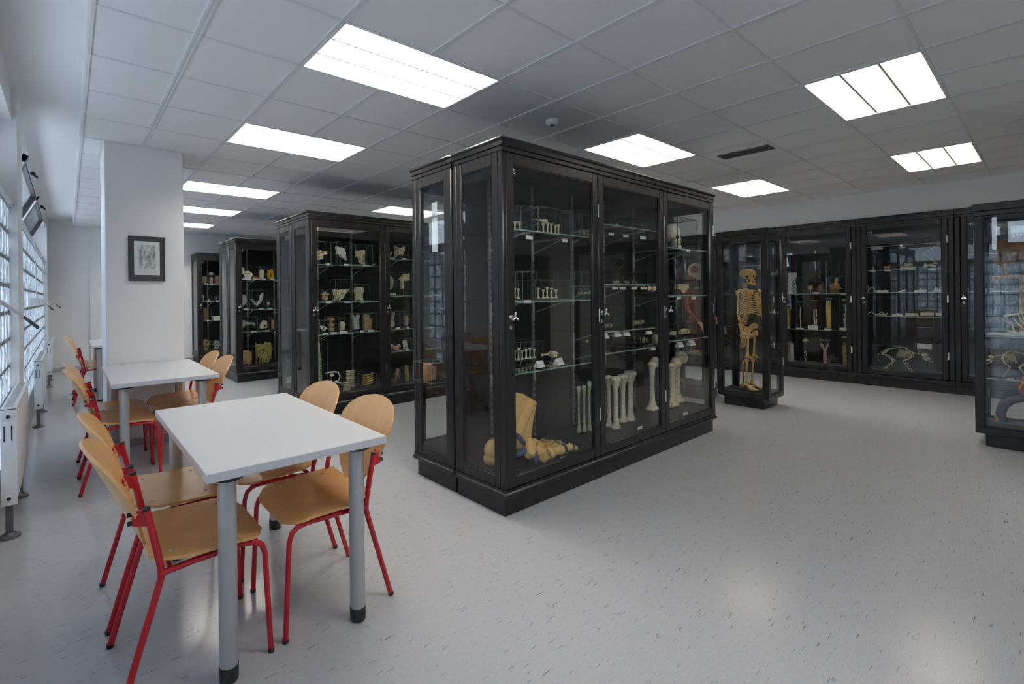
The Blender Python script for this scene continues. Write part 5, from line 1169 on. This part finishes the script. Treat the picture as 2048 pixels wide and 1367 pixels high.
def quadruped(P, q, label, name, mat, flip=1):
    """skeleton of a small walking animal; q maps 0..1 unit coordinates to the picture rect"""
    u0, u1, v0, v1 = q; c, w, h = P.span(u0, u1, v0, v1)
    t = thing(name, label, 'skeleton', (c.x, c.y, c.z), P.rz); kk = w/.82; t.scale = (kk,kk,kk); w, h = w/kk, h/kk
    X = lambda x, z, y=0: ((x-.5)*w*flip, y, z*h)
    s = MB(); sp = [(.10,.74),(.16,.86),(.24,.92),(.32,.95),(.40,.985),(.48,1.0),(.54,.97),(.60,.88),(.68,.80),(.78,.76)]
    s.tube([X(*k) for k in sp], .007, 6)
    for i in range(30):
        f = i/29*(len(sp)-1); k = min(int(f), len(sp)-2); g_ = f-k; x = sp[k][0]*(1-g_)+sp[k+1][0]*g_; z = sp[k][1]*(1-g_)+sp[k+1][1]*g_
        s.ell(X(x,z), (.009,.014,.010), 6, 4); s.tube([X(x,z), X(x-.005,z+.05)], [.005,.002], 5)
    s.build('spine', M[mat], t)
    MB().tube([X(.10,.74), X(.04,.70), X(.005,.55), X(.01,.42), X(.06,.28)], [.006,.005,.004,.003,.002], 6).build('tail', M[mat], t)
    r = MB()
    for i in range(9):
        x = .42+.022*i
        for sg in (-1,1): r.tube([X(x,.95-.01*i), X(x-.015,.80,sg*.045), X(x-.05+.004*i,.64,sg*.045), X(x-.06+.01*i,.55,sg*.012)], [.0035,.0035,.003,.002], 5)
    r.build('rib_cage', M[mat], t)
    sk = MB(); sk.ell(X(.87,.74), (.055,.045,.042), 12, 8); sk.ell(X(.93,.60), (.045,.032,.028), 10, 7, 0, (0,.5*flip,0)); sk.tube([X(.84,.62), X(.9,.50), X(.99,.46)], [.016,.014,.006], 7); sk.ell(X(.91,.68,-.04), (.016,.008,.014), 8, 6, 1); sk.build('skull', [M[mat], M['dark']], t)
    pv = MB(); pv.tube([X(.20,.88), X(.12,.70), X(.08,.62)], [.010,.016,.010], 6); pv.tube([X(.22,.88,.03), X(.14,.70,.03)], [.008,.012], 6); pv.ell(X(.10,.64), (.02,.03,.016), 8, 6); pv.build('pelvis', M[mat], t)
    for y, dx in ((-.035,0),(.035,.03)):
        MB().tube([X(.11+dx,.66,y), X(.20+dx,.56,y), X(.30+dx,.40,y)], [.011,.007,.011], 7).merge(MB().tube([X(.30+dx,.40,y), X(.24+dx,.24,y), X(.15+dx,.06,y), X(.12+dx,.03,y)], [.010,.006,.007,.005], 7)).merge(MB().tube([X(.12+dx,.05,y), X(.15+dx,.0,y), X(.18+dx,.0,y)], [.006,.005,.003], 6)).build('hind_leg', M[mat], t)
        MB().tube([X(.60+dx,.86,y), X(.64+dx,.66,y)], [.014,.010], 7).merge(MB().tube([X(.64+dx,.64,y), X(.56+dx,.50,y), X(.48+dx,.42,y)], [.009,.007,.010], 7)).merge(MB().tube([X(.48+dx,.42,y), X(.55+dx,.2,y), X(.61+dx,.03,y)], [.008,.006,.006], 7)).merge(MB().tube([X(.61+dx,.03,y), X(.64+dx,.0,y)], [.006,.003], 6)).build('fore_leg', M[mat], t)
    return t
ct = quadruped(W1, (1754,1863,697,741.5), 'pale walking cat skeleton at the bottom of the wall cabinet', 'cat_skeleton', 'bone')
ct.location.z = .247
# ---------------------------------------------------------------- human skeleton in its glass case (looks toward -y)
def human_skeleton():
    t = thing('human_skeleton', 'amber human skeleton standing in the tall black glass case', 'skeleton', (6.985, 2.33, .195), 0)
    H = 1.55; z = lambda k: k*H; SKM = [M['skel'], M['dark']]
    s = MB(); s.ell((0,.028,z(.945)), (.061,.084,.064), 18, 12, 0, (.2,0,0)); s.ell((0,-.020,z(.948)), (.054,.056,.052), 14, 10); s.ell((0,-.034,z(.914)), (.044,.038,.044), 12, 9); s.box(-.026,.026,-.066,-.02,z(.882),z(.897),.006)
    for sg in (-1,1):
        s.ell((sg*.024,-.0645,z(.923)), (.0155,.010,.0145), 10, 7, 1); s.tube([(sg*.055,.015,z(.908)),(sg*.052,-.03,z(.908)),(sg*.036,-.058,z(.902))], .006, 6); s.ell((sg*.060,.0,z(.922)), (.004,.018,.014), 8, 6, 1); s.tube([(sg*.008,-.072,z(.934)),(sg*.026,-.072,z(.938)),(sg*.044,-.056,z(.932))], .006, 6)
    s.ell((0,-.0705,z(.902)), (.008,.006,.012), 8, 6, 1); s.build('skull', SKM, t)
    j = MB(); j.tube([(-.047,.010,z(.90)),(-.043,-.01,z(.870)),(-.028,-.05,z(.858)),(0,-.068,z(.855)),(.028,-.05,z(.858)),(.043,-.01,z(.870)),(.047,.010,z(.90))], [.008,.011,.011,.013,.011,.011,.008], 8); j.box(-.022,.022,-.068,-.058,z(.866),z(.877),.003); j.build('jaw', SKM, t)
    sp = MB()
    for i in range(24):
        k = i/23; zz = z(.865)-k*z(.33); y = .03+.035*math.sin(k*5.2+2.2)*(1 if k > .2 else .5); r = .013+.012*k
        sp.ell((0,y,zz), (r,r*.9,z(.33)/24*.45), 10, 6); sp.tube([(0,y+r,zz),(0,y+r+.03,zz-.015)], [.008,.004], 5); sp.tube([(-r-.022,y+r*.8,zz),(r+.022,y+r*.8,zz)], .005, 5)
    sp.build('spine', SKM, t)
    rc = MB()
    for i in range(10):
        k = i/9; zz = z(.805)-k*z(.175); w = .070+.062*math.sin(min(1,k*1.4+.2)*PI*.58); fr = -.085-.030*math.sin(min(1,k*1.3)*PI*.6)
        for sg in (-1,1):
            pts = []
            for q in range(12):
                f = q/11*(1 if i < 7 else .80-.13*(i-7)); a = PI*f
                pts.append((sg*(w*math.sin(a)+.012), .055-(.055-fr)*(1-math.cos(a))/2, zz-.105*f**1.2+.03*max(0,f-.8)*5))
            rc.tube(pts, [.0066]*12, 6)
    rc.box(-.017,.017,-.122,-.108,z(.655),z(.775),.005); rc.ell((0,-.112,z(.78)), (.028,.010,.018), 8, 6); rc.build('rib_cage', SKM, t)
    pe = MB()
    for sg in (-1,1):
        pe.shell(lambda a, b, sg=sg: (sg*(.032+.085*a-.012*b*a), .060-.095*b*(.35+.65*a)+.012*math.sin(PI*a), z(.478)+.080*a*(1-.45*b)-.03*b*(1-a)+.030*math.sin(PI*b)*a), 7, 7, .012)
        pe.tube([(sg*.10,-.0,z(.46)),(sg*.06,-.055,z(.445)),(sg*.006,-.07,z(.445))], [.020,.012,.012], 7); pe.tube([(sg*.085,.0,z(.46)),(sg*.065,.02,z(.415)),(sg*.045,-.03,z(.42)),(sg*.01,-.068,z(.435))], [.016,.014,.010,.009], 7); pe.ell((sg*.098,.0,z(.462)), .026, 10, 7)
    pe.ell((0,.06,z(.475)), (.045,.022,.055), 10, 7); pe.build('pelvis', SKM, t)
    for sg in (-1,1):
        g = MB(); g.tube([(sg*.02,-.11,z(.802)),(sg*.09,-.06,z(.812)),(sg*.155,.0,z(.815))], [.009,.007,.009], 7)
        g.shell(lambda a, b, sg=sg: (sg*(.075+.075*a*(1-b)+.02*b), .085-.02*a, z(.81)-.125*b), 4, 5, .008); g.build('shoulder_girdle', SKM, t)
        y0 = -.005
        a = MB().merge(bonemb(.285, .0098, 1.7, 2.0), Matrix.Translation((sg*.178,y0,z(.62)))).merge(MB().ell((sg*.17,y0,z(.80)), .021, 9, 7))
        a.merge(bonemb(.235, .0066, 1.4, 1.5), Matrix.Translation((sg*.172,-.06,z(.468))) @ Matrix.Rotation(-.22, 4, 'X')); a.merge(bonemb(.225, .0058, 1.4, 1.6), Matrix.Translation((sg*.192,-.055,z(.470))) @ Matrix.Rotation(-.20, 4, 'X'))
        a.build('arm', SKM, t)
        hd = MB(); hd.ell((sg*.18,-.07,z(.455)), (.020,.014,.016), 9, 6, 0, None, .12, RG)
        for f in range(4):
            x = sg*(.163+.011*f); y = -.085+.010*f; L = (.16,.175,.17,.15)[f]
            hd.tube([(x,y*.95,z(.448)),(x,y-.008,z(.448)-L*.42),(x,y-.004,z(.448)-L*.72),(x-.0*sg,y+.012,z(.448)-L)], [.006,.0055,.005,.0035], 6)
            hd.ell((x,y-.008,z(.448)-L*.42), .007, 7, 5); hd.ell((x,y-.004,z(.448)-L*.72), .006, 7, 5)
        hd.tube([(sg*.168,-.085,z(.45)),(sg*.155,-.11,z(.425)),(sg*.152,-.118,z(.395))], [.007,.006,.004], 6); hd.build('hand', SKM, t)
        lg = MB(); M_ = Matrix.Translation((sg*.082,-.012+.03*sg,z(.258)))
        f_ = bonemb(.31, .0128, 2.1, 1.6); f_.tube([(0,0,.275),(-sg*.03,0,.315)], [.014,.013], 8); f_.ell((-sg*.012,0,.305), .0225, 10, 7); f_.ell((sg*.018,0,.29), (.016,.018,.028), 8, 6); lg.merge(f_, M_ @ Matrix.Rotation(.05, 4, 'X'))
        lg.ell((sg*.082,-.048+.03*sg,z(.262)), (.018,.010,.020), 9, 6)
        lg.merge(bonemb(.315, .0108, 1.5, 2.4), Matrix.Translation((sg*.080,.015+.03*sg,z(.045))) @ Matrix.Rotation(.06, 4, 'X')); lg.merge(bonemb(.30, .0056, 1.9, 1.8), Matrix.Translation((sg*.112,.035+.03*sg,z(.042))) @ Matrix.Rotation(.05, 4, 'X'))
        lg.build('leg', SKM, t)
        ft = MB(); oy = .03*sg; ft.ell((sg*.082,.062+oy,.034), (.022,.035,.026), 10, 7); ft.ell((sg*.082,.01+oy,.056), (.024,.034,.020), 10, 7, 0, (.3,0,0), .05, RG)
        for k in range(5):
            x = sg*(.060+.012*k); r_ = .0085 if k == 0 else .006; q = (0,.004,-.002,-.010,-.02)[k]
            ft.tube([(sg*(.070+.007*k),-.02+oy,.048),(x,-.085+oy+.008*k,.026),(x*1.02,-.118+oy+.012*k,.012),(x*1.02,-.145+oy+.016*k,.008)], [r_*1.3,r_*.9,r_,r_*.6], 7)
        ft.build('foot', SKM, t)
    st = MB(); st.tube([(0,.10,-.003),(0,.10,z(.52)),(0,.065,z(.56))], .009, 8); st.box(-.14,.14,-.16,.15,-.004,.006,.002); st.build('stand', M['black'], t)
    return t
HS = human_skeleton(); HS.rotation_euler = (0,0,-.42)
for o in HS.children:
    if o.name.split('.')[0] in ('skull','jaw'): o.rotation_euler = (0,0,.34)
# ---------------------------------------------------------------- red muscle figure in the case behind
t = thing('muscle_figure', 'red and cream muscle figure on a rod stand, seen through cabinet 5\'s right bay', 'anatomical model', (6.95, 2.93, .602), -.35)
h = MB(); h.ell((0,.02,1.12), (.095,.115,.12), 14, 10); h.ell((-.0,-.055,1.05), (.06,.06,.09), 12, 8); h.ell((0,-.11,1.05), (.014,.022,.024), 8, 6); h.build('head', M['bone'], t)
h = MB(); h.ell((-.062,.0,1.14), (.042,.07,.06), 12, 8); h.ell((-.05,.06,1.0), (.06,.07,.075), 10, 7); h.build('head_muscle', M['flesh'], t)
h = MB(); h.lathe([(.055,.90),(.05,.95),(.055,1.0)], (0,.02,0), 14); h.build('neck', M['vessel'], t)
h = MB(); h.lathe([(.07,.42),(.115,.48),(.10,.56),(.12,.68),(.15,.80),(.13,.88),(.05,.91)], (0,.02,0), 18, 0, 1.0, .7); h.build('torso', M['flesh'], t)
MB().tube([(-.12,-.05,.885),(0,-.09,.895),(.12,-.05,.885)], .012, 8).build('collar', M['bone'], t)
for sg in (-1,1):
    a = MB(); a.ell((sg*.16,.01,.83), (.055,.05,.06), 10, 7); a.tube([(sg*.165,.01,.82),(sg*.19,.0,.64),(sg*.185,-.04,.56),(sg*.165,-.15,.45)], [.034,.030,.026,.016], 10); ao = a.build('arm', M['flesh'], t)
    hd = MB(); hd.ell((sg*.16,-.18,.41), (.03,.04,.03), 9, 6, 0, (.5,0,0))
    for f in range(4): hd.tube([(sg*(.145+.012*f),-.20,.40),(sg*(.14+.016*f),-.25,.34),(sg*(.14+.018*f),-.27,.27)], [.010,.009,.006], 6)
    hd.tube([(sg*.145,-.19,.42),(sg*.12,-.225,.40),(sg*.115,-.25,.36)], [.010,.009,.006], 6); hd.build('hand', M['tan'], t)
    MB().tube([(sg*.075,.02,.44),(sg*.08,.0,.22),(sg*.08,.02,.03)], [.075,.052,.03], 10).build('leg', M['flesh'], t)
    MB().tube([(sg*.08,.04,.02),(sg*.085,-.10,.018)], [.028,.020], 8).build('foot', M['tan'], t)
s = MB(); s.tube([(0,.09,0),(0,.09,.5)], .008, 8); s.box(-.13,.13,-.14,.14,-.0,.008,.002); s.build('stand', M['chrome'], t)
# ---------------------------------------------------------------- right foreground case
R1 = Plane('x', 6.86)
t = thing('stuffed_bird', 'stuffed bird with grey wing and brown body cut by the right picture edge', 'stuffed bird', (7.07, .30, 1.80), 0)
b = MB(); b.ell((0,-.10,.0), (.075,.15,.09), 14, 10, 0, (.5,0,0), .04, RG); b.ell((0,-.03,-.09), (.05,.07,.07), 10, 7, 0, None, .06, RG); b.build('body', M['fur'], t)
w_ = MB()
for i in range(15):
    y0 = .02-.012*i; L = .20-.006*i; w_.tube([(-.03,y0-.02,.055+.002*i),(-.04,y0+L*.42-.02*i*.5,.105+.004*i),(-.045,y0+L*.8-.022*i,.120+.0035*i)], [.012,.015,.003], 6, 0, True, .3)
w_.build('wing', M['feather'], t)
hd = MB(); hd.ell((0,-.26,.10), (.045,.055,.045), 10, 8); hd.tube([(0,-.30,.095),(0,-.35,.085)], [.014,.003], 7); hd.build('head', M['fur'], t)
for sg in (-1,1): MB().tube([(sg*.03,-.06,-.07),(sg*.03,-.02,-.17),(sg*.03,-.05,-.26)], [.012,.008,.007], 6).build('leg', M['tan'], t)
MB().tube([(0,-.30,-.26),(0,.05,-.265)], .014, 8).merge(MB().tube([(0,-.12,-.26),(0,-.12,-.805)], .009, 8)).merge(MB().lathe([(.09,-.813),(.09,-.80)], (0,-.12,0), 18)).build('perch', M['tan'], t)
t = thing('bird_skeleton', 'pale bird skeleton on a cream board in the right foreground case', 'skeleton', (6.86, .21, 1.006), -PI/2)
m = MB(); m.box(-.16,.30,-.11,.10,0,.012,.003); m.box(-.02,.30,-.08,.08,.012,.03,.004); m.build('board', M['card'], t)
for y in (-.03,.04): MB().tube([(-.05+y,y,.16),(.0+y*.5,y,.10),(.03+y,y,.035)], [.007,.006,.005], 6).merge(MB().tube([(.03+y,y,.036),(-.01+y,y-.02,.034)], .005, 6)).merge(MB().tube([(.03+y,y,.036),(.0+y,y+.03,.034)], .005, 6)).build('leg', M['bone'], t)
r_ = MB()
for i in range(10):
    for sg in (-1,1): r_.tube([(.02+.024*i,0,.20),(.03+.024*i,sg*.05,.15),(.06+.024*i,sg*.02,.10)], [.004,.004,.003], 5)
r_.build('rib_cage', M['whiteb'], t)
MB().tube([(-.06,0,.17),(.05,0,.205),(.28,0,.205)], [.012,.010,.008], 7).build('spine', M['whiteb'], t)
q = quadruped(Plane('x', 6.88), (1970,2070,703,755.5), 'pale small animal skeleton on the lower shelf of the right foreground case', 'small_animal_skeleton', 'bone', -1); q.location.z = .621
card(Plane('x', 6.74), 2020, 757, 16, 2.6, 'under the small animal skeleton of the right foreground case', 'cream', col='cream')
t = thing('heart_model', 'red heart model with slate blue vessel at the bottom of the right foreground case', 'anatomical model', (6.92, .235, .195), -PI/2)
MB().tube([(-.05,0,.01),(-.065,0,.08),(-.045,0,.16),(.0,0,.215),(.06,0,.24),(.13,0,.25)], [.03,.033,.036,.036,.034,.034], 14).build('vessel', M['vessel'], t)
MB().ell((.13,-.02,.36), (.10,.08,.10), 14, 10, 0, (0,.4,0), .05, RG).build('heart', M['redmodel'], t)
m = MB(); m.tube([(.05,-.06,.33),(.07,-.09,.40),(.13,-.10,.45)], [.008,.007,.005], 7); m.tube([(.07,-.09,.40),(.10,-.11,.35)], [.006,.004], 6); m.build('coronary_vessel', M['yellow'], t)
MB().box(-.10,-.066,-.02,.02,0,.07,.003).build('wooden_peg', M['tan'], t); MB().box(-.066,-.04,-.02,.02,0,.05,.003).build('red_peg', M['redmodel'], t); MB().box(-.12,.26,-.09,.09,-.002,.008,.002).build('base', M['vessel'], t)
# ================================================================== LIGHT, CAMERA
W = bpy.data.worlds.new('sky'); SC.world = W; W.use_nodes = True
bg = W.node_tree.nodes['Background']; bg.inputs[0].default_value = (.72,.83,1.0,1); bg.inputs[1].default_value = 3.4
cam = bpy.data.cameras.new('camera'); co = bpy.data.objects.new('camera', cam); COL.objects.link(co); SC.camera = co
cam.sensor_fit = 'HORIZONTAL'; cam.sensor_width = 36; cam.lens = FPX/2048*36
cam.shift_x = (1024-CX)/2048; cam.shift_y = -(683.5-CY)/2048
cam.clip_start = .02; cam.clip_end = 100
co.matrix_world = Matrix(((Rv.x,Uv.x,-Fv.x,0),(Rv.y,Uv.y,-Fv.y,0),(Rv.z,Uv.z,-Fv.z,CAMH),(0,0,0,1)))
vs = SC.view_settings; SC.display_settings.display_device = 'sRGB'
vs.view_transform = 'Standard'; vs.look = 'None'; vs.gamma = 1; vs.exposure = 0.45; vs.use_curve_mapping = False
cy = SC.cycles; cy.use_denoising = True; cy.use_adaptive_sampling = False; cy.max_bounces = 10; cy.diffuse_bounces = 5; cy.glossy_bounces = 5; cy.transmission_bounces = 6; cy.transparent_max_bounces = 48
cy.caustics_reflective = False; cy.caustics_refractive = False; cy.sample_clamp_indirect = 6
